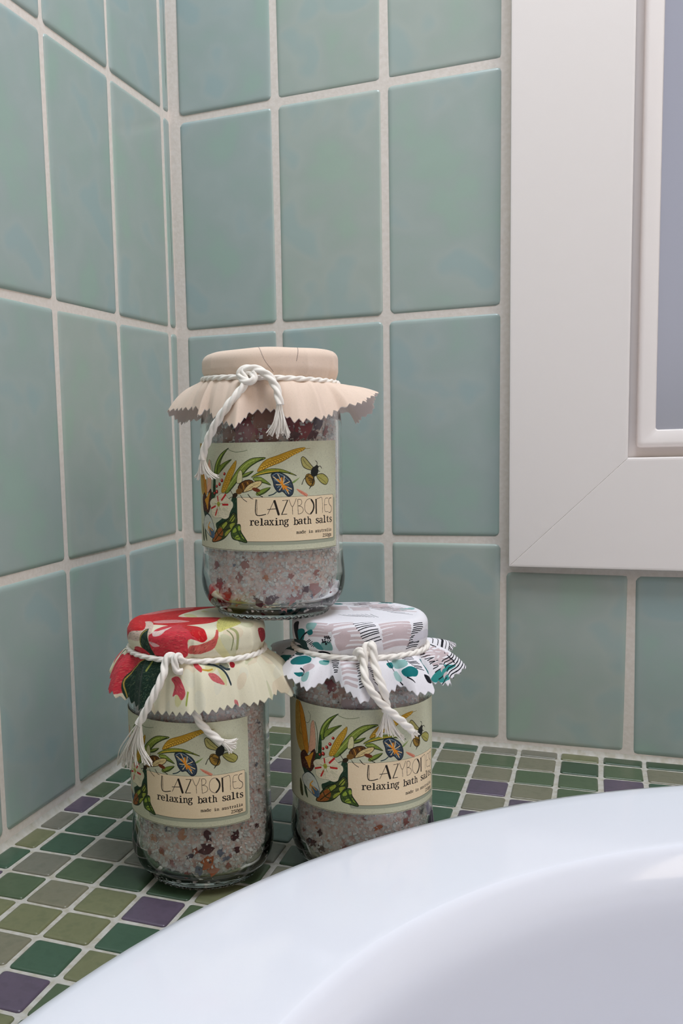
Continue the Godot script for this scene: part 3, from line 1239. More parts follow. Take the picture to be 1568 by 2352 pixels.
func jars() -> void:
	crystals = crystal_mesh()
	for q in 6:
		petals.append(petal_mesh(q))
	glass_jar = glass_mesh()
	var g := StandardMaterial3D.new()
	g.albedo_color = Color(0.985, 1.0, 0.99, 0.0)
	g.transparency = BaseMaterial3D.TRANSPARENCY_ALPHA
	g.refraction_enabled = true
	g.refraction_scale = 0.05
	g.roughness = 0.0
	M.jar_glass = g
	M.salt_core = world_map(mat(Color(0.97, 0.94, 0.93), 0.7), noise_tex(0.03, [Color(0.86, 0.66, 0.63), Color(0.95, 0.88, 0.86), Color(1, 0.99, 0.98)], 512, 51, 5), 16.0)
	M.salt = mat(Color(1, 1, 1), 0.32, 0.5)
	M.salt.vertex_color_use_as_albedo = true
	M.salt.backlight_enabled = true
	M.salt.backlight = Color(0.5, 0.48, 0.47)
	for e in [["r", 0.58, 0.24, 0.29], ["b", 0.60, 0.40, 0.34], ["c", 0.56, 0.08, 0.15], ["m", 0.33, 0.07, 0.12], ["o", 0.62, 0.27, 0.18], ["a", 0.76, 0.36, 0.12], ["k", 0.80, 0.54, 0.42], ["d", 0.68, 0.44, 0.42], ["p", 0.38, 0.29, 0.36], ["v", 0.47, 0.47, 0.56]]:
		M["petal_" + e[0]] = mat(Color(e[1], e[2], e[3]), 0.5, 0.5)
	M.cotton = mat(Color(0.95, 0.925, 0.89), 0.95, 0.2)
	M.cotton.rim_enabled = true
	M.cotton.rim = 0.3
	# the printed papers and cloths
	var d := Painter.new(95.4, 50.0, 16.0, Vector2(-52.0, 50.0), true, Color8(199, 199, 173))
	d.weave(17000, 0.22, 9)
	d.grained = true
	label_art(d)
	d.line([-52, 0.35, 43.4, 0.35], 0.16, Color8(60, 52, 38))
	var paper := mat(Color(1, 1, 1), 0.72, 0.35)
	paper.albedo_texture = d.texture()
	var thread := bump_tex(0.25, 5.0, 512, 71, 2)
	var cloths := []
	for q in 3:
		var ground: Color = [Color8(238, 231, 204), Color8(246, 243, 247), Color8(242, 219, 200)][q]
		var p := Painter.new(152.0, 152.0, 8.4, Vector2(-76, -76), false, ground)
		if q == 0:
			wash(p)
			p.grained = true
			floral_art(p)
		elif q == 1:
			scatter(p)
			brush_art(p)
		else:
			plain_art(p)
		var face := mat(Color(1, 1, 1), 0.88, 0.3)
		face.albedo_texture = p.texture(2 if q == 0 else 1)
		var under := mat([Color(0.88, 0.85, 0.78), Color(0.93, 0.92, 0.94), Color(0.94, 0.91, 0.92)][q], 0.9, 0.3)
		for m in [face, under]:
			m.rim_enabled = true
			m.rim = 0.2
			m.backlight_enabled = true
			m.backlight = Color(0.6, 0.6, 0.6) if m == face else Color(1.0, 1.0, 1.0)
		cloths.append([face, under])
	jar(0, "bath salt jar under a red floral cloth, front left on the mosaic", Vector3(0.1042, 0.0003, 0.2302), 23.87, 34.5, 33.6, Vector3(112.3, -0.9, 0.6), [[-2.0, 7.0, 1.8], [50.0, 6.0, 1.5], [-62.0, 8.0, 0.8]], cloths[0][0], cloths[0][1], paper, -31.6, 101.0)
	jar(1, "bath salt jar under a white cloth with black hatching and teal blots", Vector3(0.1772, 0.0003, 0.1971), 13.73, 37.4, 32.8, Vector3(110.7, 0.1, 0.4), [[-22.0, 9.0, 1.7], [6.0, 7.0, 1.1], [62.0, 7.0, 1.4]], cloths[1][0], cloths[1][1], paper, 5.16, 101.0)
	jar(2, "bath salt jar under a plain beige cloth, topmost of the stack", Vector3(0.1355, 0.1273, 0.2046), 19.0, 33.9, 32.9, Vector3(112.6, -1.8, 0.2), [[31.0, 10.0, 1.9], [64.0, 6.0, 1.7], [-56.0, 8.0, 0.9]], cloths[2][0], cloths[2][1], paper, -12.1, 100.0, -0.5)



func wash(p: Painter) -> void:
	# soft watercolour patches on the cream ground, all over the cloth
	for q in 90:
		var c: Color = [Color8(222, 216, 164), Color8(232, 227, 204), Color8(216, 214, 180), Color8(232, 218, 190)][q % 4]
		p.blob(p.rng.randf_range(-74, 74), p.rng.randf_range(-74, 74), p.rng.randf_range(3, 8), p.rng.randf_range(1.5, 4), p.rng.randf() * 3.0, c)
	# flowers on the part that hangs at the back
	for q in 5:
		var a := deg_to_rad(110.0 + 36.0 * q)
		for s in 6:
			var f := a + 0.12 * (s - 2.5)
			p.blob(sin(f) * (50 + 7 * (s % 2)), cos(f) * (50 + 7 * (s % 2)), 5.5, 3.0, f * 2.0, [Color8(206, 60, 70), Color8(214, 96, 96), Color8(40, 66, 50)][(q + s) % 3])


func scatter(p: Painter) -> void:
	for q in 46:
		var a := deg_to_rad(p.rng.randf_range(100, 262))
		var r := p.rng.randf_range(10, 72)
		var x := sin(a) * r
		var y := cos(a) * r
		var kind := q % 4
		if kind == 0:
			p.hatch([x, y, x + 6, y - 1, x + 1, y + 7, x + 7, y + 6], 8, 0.42, Color8(26, 26, 34))
		elif kind == 1:
			p.blob(x, y, 2.6, 1.8, a, Color8(24, 120, 122))
		elif kind == 2:
			p.hatch([x, y, x + 9, y - 1, x + 2, y + 8, x + 10, y + 7], 6, 1.3, Color8(214, 196, 198))
		else:
			p.blob(x, y, 3.0, 2.0, a, Color8(150, 192, 188))


# ------------------------------------------------------------------ the prints, in millimetres on the flat paper and cloth
func label_art(d: Painter) -> void:
	d.poly([-40.7, 47.7, -37.1, 49.7, -34.1, 43.7, -31.9, 35.4, -30.3, 26.5, -33.1, 24.7, -38.1, 26.4, -41.2, 33.9], Color8(178, 140, 62))
	d.poly([-37.1, 49.2, -34, 46.3, -31.8, 39.1, -30.3, 27, -32.6, 25.9, -34.9, 34.1], Color8(196, 128, 36))
	d.line([-37.1, 49.2, -34, 46.3, -31.8, 39.1, -30.3, 27, -32.6, 25.9, -34.9, 34.1], 0.20, Color8(80, 50, 20), true)
	d.poly([-29.2, 33.5, -28.4, 39.9, -26.7, 42.3, -25.9, 37.9, -25.8, 29.7, -28.1, 27.1, -30.3, 27], Color8(222, 170, 140))
	d.line([-29.2, 33.5, -28.4, 39.9, -26.7, 42.3, -25.9, 37.9, -25.8, 29.7, -28.1, 27.1, -30.3, 27], 0.15, Color8(110, 60, 40), true)
	d.poly([-36.7, 22.6, -35.4, 25.2, -33, 26.3, -30.4, 24.4, -27.8, 27.4, -26, 28.1, -25.9, 22.5, -29, 17, -34.6, 16.4], Color8(70, 36, 28))
	d.line([-36.7, 22.6, -35.4, 25.2, -33, 26.3, -30.4, 24.4, -27.8, 27.4, -26, 28.1, -25.9, 22.5, -29, 17, -34.6, 16.4], 0.25, Color8(25, 18, 14), true)
	d.poly([-33.1, 22.9, -30.4, 24.4, -27.1, 26.8, -28.8, 22.2, -29.8, 18.3, -31.6, 21], Color8(206, 140, 40))
	d.line([-32.9, 43, -31.8, 40.4, -29.5, 41.2, -28.6, 44.5, -30.1, 46.3], 0.18, Color8(36, 44, 26))
	d.line([-36.6, 38.9, -37.7, 34.9, -35.4, 33.5], 0.20, Color8(36, 44, 26))
	d.line([-25.8, 42, -24.5, 37.1, -24.9, 29.9, -26.3, 22.4], 0.30, Color8(40, 60, 30))
	d.poly([-37.7, 11.2, -36, 9.1, -35.1, 3.6, -36.8, 3, -37.9, 5.8], Color8(60, 60, 34))
	d.poly([-34.7, 13.2, -32.8, 8.6, -31.4, 3.2, -33.7, 5.6], Color8(44, 60, 40))
	d.poly([-23.3, 34.4, -22, 40.1, -18.3, 44.7, -13.5, 47.5, -14.8, 46.2, -17.5, 42.8, -19.1, 39.2, -20.8, 34.5], Color8(112, 136, 48))
	d.line([-23.3, 34.4, -22, 40.1, -18.3, 44.7, -13.5, 47.5, -14.8, 46.2, -17.5, 42.8, -19.1, 39.2, -20.8, 34.5], 0.30, Color8(36, 44, 26), true)
	d.line([-13.8, 47.1, -10.2, 45.8, -6.4, 45.9, -3.7, 46.5], 0.28, Color8(120, 130, 100))
	d.poly([-21.3, 35.1, -19.2, 39.3, -11.9, 42.4, -15, 39.6, -18.6, 36.6], Color8(118, 138, 52))
	d.line([-21.3, 35.1, -19.2, 39.3, -11.9, 42.4, -15, 39.6, -18.6, 36.6], 0.20, Color8(36, 44, 26), true)
	d.poly([-16, 27.3, -12.3, 32.9, -7.7, 38.7, -2.4, 42.4, 3, 43.1, 4.6, 42.6, 0.6, 40.8, -3.5, 38, -8.4, 32.7, -13.6, 27.3], Color8(124, 142, 56))
	d.line([-16, 27.3, -12.3, 32.9, -7.7, 38.7, -2.4, 42.4, 3, 43.1, 4.6, 42.6, 0.6, 40.8, -3.5, 38, -8.4, 32.7, -13.6, 27.3], 0.30, Color8(36, 44, 26), true)
	d.poly([-6.4, 35.2, -3.5, 36.4, -0.9, 36.9, -3.6, 34.7, -6.7, 34], Color8(118, 138, 52))
	d.line([-6.4, 35.2, -3.5, 36.4, -0.9, 36.9, -3.6, 34.7, -6.7, 34], 0.18, Color8(36, 44, 26), true)
	d.poly([-1.6, 34.6, 3.4, 37.2, 8.2, 37.9, 12.9, 37.2, 18.9, 34.4, 12.9, 36.1, 8.1, 36.3, 2.4, 35.3, -1.1, 34.1], Color8(132, 140, 48))
	d.line([-1.6, 34.6, 3.4, 37.2, 8.2, 37.9, 12.9, 37.2, 18.9, 34.4, 12.9, 36.1, 8.1, 36.3, 2.4, 35.3, -1.1, 34.1], 0.20, Color8(36, 44, 26), true)
	d.line([0.4, 35.1, 5.3, 36.4, 10.5, 36.8], 0.40, Color8(208, 172, 50))
	d.poly([-1.2, 33.6, 2.3, 34.2, 7, 30.5, 3.2, 31.6, 0.3, 32.2], Color8(118, 138, 52))
	d.line([-1.2, 33.6, 2.3, 34.2, 7, 30.5, 3.2, 31.6, 0.3, 32.2], 0.18, Color8(36, 44, 26), true)
	d.poly([0.2, 26.8, 3.2, 28.7, 6.8, 29.3, 4.2, 26.8, 1.1, 25.7], Color8(118, 138, 52))
	d.line([0.2, 26.8, 3.2, 28.7, 6.8, 29.3, 4.2, 26.8, 1.1, 25.7], 0.18, Color8(36, 44, 26), true)
	d.poly([16.1, 31.2, 20.4, 33.6, 18.3, 31.6, 16.9, 30.9], Color8(120, 146, 80))
	d.poly([-23.6, 34.7, -22.3, 35.7, -22.4, 26.8, -24.4, 26.7], Color8(30, 60, 34))
	d.line([-21, 34.7, -20.3, 39.2, -17.5, 43.5, -14.8, 46.2], 0.45, Color8(52, 66, 28))
	d.line([-18.6, 36.7, -15.5, 39.9, -12.5, 42.1], 0.45, Color8(52, 66, 28))
	d.line([-13.4, 27.7, -8.4, 32.9, -3.5, 38.3, 0.6, 41, 3.5, 42.5], 0.45, Color8(52, 66, 28))
	d.line([-5.9, 34.2, -3.6, 35.1, -1.5, 36.5], 0.45, Color8(52, 66, 28))
	d.line([0.4, 34.7, 4.3, 35.6, 10.5, 36.2, 15.8, 35.6], 0.45, Color8(52, 66, 28))
	d.line([0.8, 32.1, 4.2, 31.4, 6.3, 30.7], 0.45, Color8(52, 66, 28))
	d.line([1.4, 26, 4.1, 27.2, 6.3, 28.9], 0.45, Color8(52, 66, 28))
	d.line([-22.2, 36.7, -20.8, 40.6, -17.6, 44.6], 0.30, Color8(176, 190, 96))
	d.line([-15, 28.2, -10, 34.3, -4.5, 40, -0.4, 41.9], 0.30, Color8(176, 190, 96))
	d.line([-0.6, 33.2, 2.8, 33.2], 0.30, Color8(176, 190, 96))
	d.poly([0.9, 37.1, 4.4, 41.6, 10.7, 44, 18.1, 46.5, 23, 47.1, 22.4, 45.9, 18, 44.1, 12.1, 40.9, 6.3, 38.7, 2.5, 36.9], Color8(186, 142, 36))
	d.line([0.9, 37.1, 4.4, 41.6, 10.7, 44, 18.1, 46.5, 23, 47.1, 22.4, 45.9, 18, 44.1, 12.1, 40.9, 6.3, 38.7, 2.5, 36.9], 0.20, Color8(110, 80, 24), true)
	d.wheat(2.9, 38.4, 22.5, 46.5, 17, 1.00)
	d.line([22.5, 46.5, 25.9, 46.7], 0.20, Color8(120, 100, 40))
	d.poly([-18.3, 27.3, -16.6, 31.8, -13.9, 36.7, -10.3, 41.1, -9.2, 41.5, -9.9, 38.1, -12.3, 33.2, -15.5, 27.7], Color8(192, 148, 40))
	d.line([-18.3, 27.3, -16.6, 31.8, -13.9, 36.7, -10.3, 41.1, -9.2, 41.5, -9.9, 38.1, -12.3, 33.2, -15.5, 27.7], 0.20, Color8(110, 80, 24), true)
	d.wheat(-16.6, 28.4, -9.7, 41, 12, 0.85)
	d.poly([-12.1, 24.5, -9.4, 24.3, -9.6, 12.3, -11.2, 14.7, -13.2, 9.2, -19.9, 7.7, -22.7, 11.8, -19.6, 13.9, -12.9, 18.6], Color8(30, 58, 40))
	d.poly([-34.8, 17.6, -27.7, 16, -26.2, 12.6, -32.1, 13.2], Color8(30, 50, 40))
	d.poly([-25.3, 26.7, -21.9, 27, -23.4, 24.2, -26.3, 22.1], Color8(34, 64, 40))
	d.blob(-16.1, 35.7, 0.75, 0.75, 0.0, Color8(90, 20, 16))
	d.blob(-16.3, 35.8, 0.54, 0.54, 0.0, Color8(196, 44, 34))
	d.blob(-16.4, 36, 0.19, 0.19, 0.0, Color8(250, 190, 170))
	d.blob(-17.7, 32.6, 0.85, 0.85, 0.0, Color8(90, 20, 16))
	d.blob(-17.8, 32.7, 0.61, 0.61, 0.0, Color8(196, 44, 34))
	d.blob(-17.9, 32.8, 0.21, 0.21, 0.0, Color8(250, 190, 170))
	d.blob(-19.4, 30.8, 0.85, 0.85, 0.0, Color8(90, 20, 16))
	d.blob(-19.6, 30.9, 0.61, 0.61, 0.0, Color8(196, 44, 34))
	d.blob(-19.7, 31, 0.21, 0.21, 0.0, Color8(250, 190, 170))
	d.blob(-21.4, 29.8, 0.75, 0.75, 0.0, Color8(90, 20, 16))
	d.blob(-21.6, 29.9, 0.54, 0.54, 0.0, Color8(196, 44, 34))
	d.blob(-21.7, 30, 0.19, 0.19, 0.0, Color8(250, 190, 170))
	d.blob(-21.4, 27.3, 1.00, 1.00, 0.0, Color8(90, 20, 16))
	d.blob(-21.6, 27.4, 0.72, 0.72, 0.0, Color8(196, 44, 34))
	d.blob(-21.7, 27.5, 0.25, 0.25, 0.0, Color8(250, 190, 170))
	d.blob(-23.2, 26.5, 0.70, 0.70, 0.0, Color8(90, 20, 16))
	d.blob(-23.4, 26.6, 0.50, 0.50, 0.0, Color8(196, 44, 34))
	d.blob(-23.5, 26.8, 0.17, 0.17, 0.0, Color8(250, 190, 170))
	d.poly([7.1, 34.9, 8.1, 35.9, 10, 36.3, 13.1, 35.2, 15.9, 32.8, 17.3, 28.9, 16.7, 25.9, 14.6, 25.2, 12.3, 27.4, 10.3, 27.1, 8.5, 29.5, 8, 32], Color8(44, 58, 76))
	d.line([7.1, 34.9, 8.1, 35.9, 10, 36.3, 13.1, 35.2, 15.9, 32.8, 17.3, 28.9, 16.7, 25.9, 14.6, 25.2, 12.3, 27.4, 10.3, 27.1, 8.5, 29.5, 8, 32], 0.30, Color8(16, 22, 30), true)
	d.line([9.6, 27.4, 7.9, 26.2, 6, 25.7], 0.50, Color8(40, 60, 66))
	d.line([12.2, 30.5, 10.3, 32.3, 8.1, 34.2], 0.45, Color8(222, 196, 150))
	d.line([12.2, 30.5, 11.4, 32.9, 10.2, 35.3], 0.45, Color8(222, 196, 150))
	d.line([12.2, 30.5, 12.8, 32.4, 13.1, 34.3], 0.45, Color8(222, 196, 150))
	d.line([12.2, 30.5, 14, 31.1, 15.5, 31.8], 0.45, Color8(222, 196, 150))
	d.line([12.2, 30.5, 14.5, 29.4, 16.4, 28.4], 0.45, Color8(222, 196, 150))
	d.line([12.2, 30.5, 13.8, 28.4, 15.1, 26.3], 0.45, Color8(222, 196, 150))
	d.line([12.2, 30.5, 11.7, 29.3, 10.8, 28.1], 0.45, Color8(222, 196, 150))
	d.line([12.2, 30.5, 11, 30.5, 9.4, 30.6], 0.45, Color8(222, 196, 150))
	d.line([12.2, 30.5, 10.2, 32.9], 0.70, Color8(224, 140, 36))
	d.line([12.2, 30.5, 11.9, 33.6], 0.70, Color8(224, 140, 36))
	d.line([12.2, 30.5, 14.2, 29.4], 0.70, Color8(224, 140, 36))
	d.line([12.2, 30.5, 14.7, 27.7], 0.70, Color8(224, 140, 36))
	d.line([12.2, 30.5, 12.7, 28.5], 0.70, Color8(224, 140, 36))
	d.line([10.4, 31.7, 8.6, 33], 0.30, Color8(120, 146, 160))
	d.line([11.3, 32.4, 10.5, 34.4], 0.30, Color8(120, 146, 160))
	d.line([12.9, 31.6, 13.6, 32.8], 0.30, Color8(120, 146, 160))
	d.line([13.7, 30.4, 15.2, 30.4], 0.30, Color8(120, 146, 160))
	d.line([14, 29, 15.9, 27.4], 0.30, Color8(120, 146, 160))
	d.line([13, 28.5, 13.9, 26.6], 0.30, Color8(120, 146, 160))
	d.line([11.7, 29.6, 11.3, 28.8], 0.30, Color8(120, 146, 160))
	d.line([11, 29.9, 9.9, 29.3], 0.30, Color8(120, 146, 160))
	d.line([7.6, 34.6, 9.8, 35.7, 12.6, 34.7, 15.3, 32.3], 0.22, Color8(150, 170, 180))
	d.poly([-9.2, 31.6, -8.6, 35.7, -7.4, 37.4, -6.5, 36.7, -6.3, 33.8, -6.9, 31.8], Color8(214, 208, 160))
	d.line([-9.2, 31.6, -8.6, 35.7, -7.4, 37.4, -6.5, 36.7, -6.3, 33.8, -6.9, 31.8], 0.20, Color8(50, 44, 24), true)
	d.blob(-4.7, 30.1, 4.40, 2.70, 0.42, Color8(44, 28, 14))
	d.blob(-4.7, 30.1, 4.00, 2.30, 0.42, Color8(100, 64, 24))
	d.line([-7.8, 31.3, -7.1, 29.7, -6.9, 28.2], 0.35, Color8(40, 26, 14))
	d.line([-6.5, 31.5, -5.8, 29.9, -5.6, 28.4], 0.35, Color8(190, 136, 52))
	d.line([-5.2, 31.7, -4.5, 30.1, -4.4, 28.7], 0.35, Color8(40, 26, 14))
	d.line([-4, 32, -3.3, 30.4, -3.1, 28.9], 0.35, Color8(190, 136, 52))
	d.line([-2.7, 32.2, -2.1, 30.6, -1.9, 29.1], 0.35, Color8(40, 26, 14))
	d.blob(-8.1, 27.7, 1.70, 1.40, 0.30, Color8(120, 84, 34))
	d.blob(-10.3, 25.8, 1.50, 1.10, 0.50, Color8(52, 40, 22))
	d.poly([-5.9, 27.4, -3.7, 30.4, 0.3, 32.3, 2.9, 32.2, 1.7, 30, -2.3, 28.2], Color8(220, 196, 140))
	d.line([-5.9, 27.4, -3.7, 30.4, 0.3, 32.3, 2.9, 32.2, 1.7, 30, -2.3, 28.2], 0.30, Color8(60, 44, 24), true)
	d.line([-4.8, 27.7, -1.7, 29.9, 1.8, 31.5], 0.15, Color8(120, 90, 50))
	d.blob(0.2, 28.4, 2.00, 0.90, -0.30, Color8(110, 50, 24))
	d.line([-9.7, 25.5, -11.4, 26.2, -12.8, 28.2], 0.28, Color8(36, 28, 16))
	d.line([-10.3, 25, -12, 25, -13.6, 24.3], 0.28, Color8(36, 28, 16))
	d.line([-7.5, 26, -6.5, 24.6, -4.3, 22.8], 0.28, Color8(36, 28, 16))
	d.line([-3.8, 26.5, -2.4, 24.8, -1.1, 24.3], 0.28, Color8(36, 28, 16))
	d.line([0.2, 27.4, 1.6, 25.9, 3.1, 25.2], 0.28, Color8(36, 28, 16))
	d.line([-7, 25, -5.5, 23.7], 0.28, Color8(36, 28, 16))
	d.poly([27.1, 36.5, 22.5, 38.1, 21.2, 41.4, 21.8, 42.9, 23.2, 42.4, 25.6, 39.9, 28.1, 37.1], Color8(168, 160, 96))
	d.line([27.1, 36.5, 22.5, 38.1, 21.2, 41.4, 21.8, 42.9, 23.2, 42.4, 25.6, 39.9, 28.1, 37.1], 0.30, Color8(40, 36, 20), true)
	d.line([27.3, 36.8, 23.7, 39.6, 22.1, 41.9], 0.15, Color8(60, 54, 30))
	d.blob(25.7, 32.2, 3.30, 2.40, -1.00, Color8(60, 46, 20))
	d.blob(25.7, 32.2, 3.00, 2.00, -1.00, Color8(150, 116, 44))
	d.line([24.2, 33.8, 25.7, 33.2, 27.3, 32.4], 0.32, Color8(44, 34, 18))
	d.line([24.6, 33, 26.1, 32.5, 27.3, 32], 0.32, Color8(44, 34, 18))
	d.line([25, 32.1, 26.4, 31.8, 27.3, 31.6], 0.32, Color8(44, 34, 18))
	d.line([25.5, 31.3, 26.7, 31.1, 27.3, 31.2], 0.32, Color8(44, 34, 18))
	d.blob(28.3, 36, 2.50, 2.10, 1.00, Color8(30, 32, 28))
	d.blob(29.5, 38, 1.10, 0.90, 0.00, Color8(34, 34, 28))
	d.poly([29.4, 34.1, 33.4, 34.7, 37, 32.1, 35.4, 29.7, 31.9, 30.9], Color8(164, 158, 84))
	d.line([29.4, 34.1, 33.4, 34.7, 37, 32.1, 35.4, 29.7, 31.9, 30.9], 0.30, Color8(40, 36, 20), true)
	d.line([30.1, 33.7, 33.9, 31.4, 35.3, 30.1], 0.15, Color8(60, 54, 30))
	d.line([29.4, 38.4, 29.8, 39.9, 28.9, 40.9], 0.32, Color8(30, 28, 18))
	d.line([30.4, 38.1, 31.7, 38.3, 32.5, 37.3], 0.32, Color8(30, 28, 18))
	d.line([25.2, 34.7, 22.7, 32.9, 21.4, 30.3], 0.32, Color8(30, 28, 18))
	d.line([27.8, 33.6, 26.8, 30.3, 25.3, 28.2], 0.32, Color8(30, 28, 18))
	d.line([28.1, 34.1, 27.4, 30.8, 25.6, 28.9], 0.32, Color8(30, 28, 18))
	d.line([29.7, 36.5, 31.3, 35.9], 0.32, Color8(30, 28, 18))
	d.panel()
	d.poly([18.7, 28.4, 20.8, 27.7, 24.5, 25.5, 22.8, 25.1, 20.2, 26.7], Color8(214, 138, 112))
	d.line([19.7, 27.5, 21.7, 26.4, 23.9, 24.6], 0.20, Color8(190, 90, 70))
	d.line([-3.8, 26.4, -2.4, 24.6, -1.3, 24.2], 0.28, Color8(36, 28, 16))
	d.line([-7, 25, -5.7, 23.8, -4.3, 22.9], 0.28, Color8(36, 28, 16))
	d.line([0.7, 26.9, 1.7, 25.8, 3.2, 25], 0.28, Color8(36, 28, 16))
	d.poly([-12.6, 18.9, -13.4, 17.3, -14.2, 15.4, -16.3, 14.6, -18.6, 15, -20.8, 15, -23.7, 14.9, -25.8, 16.3, -25.9, 18.3, -26.5, 19.9, -27.3, 21.9, -25.5, 23.7, -22.6, 24.5, -20.5, 25.5, -18.3, 26.6, -16, 26.3, -14.6, 24.8, -13.2, 23.7, -11.6, 22.5, -11.5, 20.6], Color8(226, 216, 188))
	d.line([-12.6, 18.9, -13.4, 17.3, -14.2, 15.4, -16.3, 14.6, -18.6, 15, -20.8, 15, -23.7, 14.9, -25.8, 16.3, -25.9, 18.3, -26.5, 19.9, -27.3, 21.9, -25.5, 23.7, -22.6, 24.5, -20.5, 25.5, -18.3, 26.6, -16, 26.3, -14.6, 24.8, -13.2, 23.7, -11.6, 22.5, -11.5, 20.6], 0.14, Color8(110, 112, 84), true)
	d.line([-17.2, 20, -13.6, 17.7], 0.24, Color8(196, 192, 158))
	d.line([-17.4, 19.8, -14.2, 17.1], 0.24, Color8(196, 192, 158))
	d.line([-17.8, 19.5, -15, 16.6], 0.24, Color8(196, 192, 158))
	d.line([-20.2, 19.2, -20.6, 15.6], 0.24, Color8(196, 192, 158))
	d.line([-20.6, 19.3, -21.7, 15.8], 0.24, Color8(196, 192, 158))
	d.line([-21, 19.4, -22.7, 16.2], 0.24, Color8(196, 192, 158))
	d.line([-22.2, 20.9, -25.9, 19.9], 0.24, Color8(196, 192, 158))
	d.line([-22.2, 21.2, -25.8, 20.7], 0.24, Color8(196, 192, 158))
	d.line([-22, 21.5, -25.4, 21.5], 0.24, Color8(196, 192, 158))
	d.line([-20.1, 22.8, -20.5, 24.9], 0.24, Color8(196, 192, 158))
	d.line([-19.7, 22.8, -19.4, 25.1], 0.24, Color8(196, 192, 158))
	d.line([-19.3, 22.9, -18.4, 25.2], 0.24, Color8(196, 192, 158))
	d.line([-17.1, 22.2, -13.6, 23.4], 0.24, Color8(196, 192, 158))
	d.line([-16.9, 22, -13.1, 22.7], 0.24, Color8(196, 192, 158))
	d.line([-16.8, 21.7, -12.8, 22], 0.24, Color8(196, 192, 158))
	d.line([-18.4, 23.2, -15.7, 26], 0.90, Color8(190, 36, 34))
	d.line([-17.9, 21.3, -14.5, 21.4], 0.90, Color8(190, 36, 34))
	d.line([-21.3, 19.2, -22.8, 16.2], 0.80, Color8(190, 36, 34))
	d.line([-22.5, 20.5, -26.1, 19.2], 0.80, Color8(190, 36, 34))
	d.line([-20.6, 22.8, -20.9, 25], 0.70, Color8(190, 36, 34))
	d.blob(-20.4, 21.5, 1.10, 1.20, 0.00, Color8(168, 164, 60))
	d.line([-20.4, 21.3, -17.5, 21.9], 0.20, Color8(120, 126, 60))
	d.line([-20.4, 21.3, -19.4, 18.9], 0.20, Color8(120, 126, 60))
	d.line([-20.4, 21.3, -21.7, 18.3], 0.20, Color8(120, 126, 60))
	d.line([-20.4, 21.3, -23.1, 21.8], 0.20, Color8(120, 126, 60))
	d.poly([-25.8, 3.3, -23.5, 7.5, -19.7, 11.8, -15.4, 14, -11.1, 17.8, -9.4, 15.2, -10, 12.2, -13.2, 9.1, -17.9, 5], Color8(54, 66, 32))
	d.line([-25.8, 3.3, -23.5, 7.5, -19.7, 11.8, -15.4, 14, -11.1, 17.8, -9.4, 15.2, -10, 12.2, -13.2, 9.1, -17.9, 5], 0.35, Color8(20, 26, 14), true)
	d.poly([-19.8, 9.9, -16.9, 12.6, -14.8, 13.5, -16.2, 10.6, -18.5, 9], Color8(150, 160, 58))
	d.poly([-13.6, 13.7, -11.5, 16.6, -10.6, 15.7, -11.8, 13.6], Color8(150, 160, 58))
	d.poly([-16.4, 7.9, -13.8, 10, -11.9, 11, -13.5, 9, -16.1, 6.6], Color8(150, 160, 58))
	d.poly([-13.4, 12.2, -10.7, 13.3, -11.3, 11.7, -13.1, 10.5], Color8(150, 160, 58))
	d.poly([-25.5, 3.5, -22.9, 7.5, -19.8, 10.4, -17.7, 9, -19.3, 5], Color8(146, 82, 34))
	d.line([-23.6, 4.2, -17.7, 9.5, -13, 13.7, -10.6, 16.5], 0.40, Color8(30, 40, 18))
	d.line([-17.7, 9.5, -19, 11.7], 0.45, Color8(40, 50, 22))
	d.line([-17.7, 9.5, -13.2, 10.2], 0.45, Color8(40, 50, 22))
	d.line([-14.3, 12.7, -15.5, 13.7], 0.45, Color8(40, 50, 22))
	d.line([-14.3, 12.7, -10.7, 13.3], 0.45, Color8(40, 50, 22))
	d.line([-20.7, 6.6, -21.8, 8.6], 0.45, Color8(40, 50, 22))
	d.line([-20.7, 6.6, -17.1, 6.1], 0.45, Color8(40, 50, 22))
	d.poly([-12.9, 9, -10.8, 11.5, -8, 12.3, -7.5, 9, -4.6, 4.2, -8.6, 4.8, -12.1, 5.7], Color8(60, 82, 36))
	d.line([-12.9, 9, -10.8, 11.5, -8, 12.3, -7.5, 9, -4.6, 4.2, -8.6, 4.8, -12.1, 5.7], 0.35, Color8(16, 28, 14), true)
	d.poly([-12, 9, -10.5, 10.8, -9.6, 9.8, -10.9, 8.1], Color8(146, 168, 62))
	d.poly([-9.1, 11.1, -8, 11.6, -7.8, 9.3, -8.6, 9.4], Color8(146, 168, 62))
	d.poly([-10.9, 5.9, -9.2, 7.4, -7.9, 5.5, -9.3, 5.2], Color8(146, 168, 62))
	d.poly([-7.5, 7.9, -6, 5.5, -7.3, 6], Color8(146, 168, 62))
	d.line([-10.2, 11.1, -8.6, 7.9, -5.8, 4.8], 0.35, Color8(30, 50, 22))
	d.line([-9.1, 8.9, -11.5, 8.1], 0.30, Color8(40, 56, 26))
	d.line([-9.1, 8.9, -7.7, 9.6], 0.30, Color8(40, 56, 26))
	d.line([-7.8, 6.9, -10.4, 5.9], 0.30, Color8(40, 56, 26))
	d.line([-7.8, 6.9, -6.8, 7], 0.30, Color8(40, 56, 26))
	d.poly([-35.3, 12.9, -30.7, 16.2, -26.1, 14.1, -23.8, 8.6, -24.9, 5.1, -29.7, 6.7, -34.6, 9.7], Color8(196, 200, 190))
	d.line([-35.3, 12.9, -30.7, 16.2, -26.1, 14.1, -23.8, 8.6, -24.9, 5.1, -29.7, 6.7, -34.6, 9.7], 0.30, Color8(40, 50, 60), true)
	d.poly([-28.6, 9.9, -24.3, 8.7, -24.9, 5.2, -28.3, 6.4], Color8(70, 96, 120))
	d.line([-29.7, 10.6, -27.9, 12.5], 0.55, Color8(214, 150, 50))
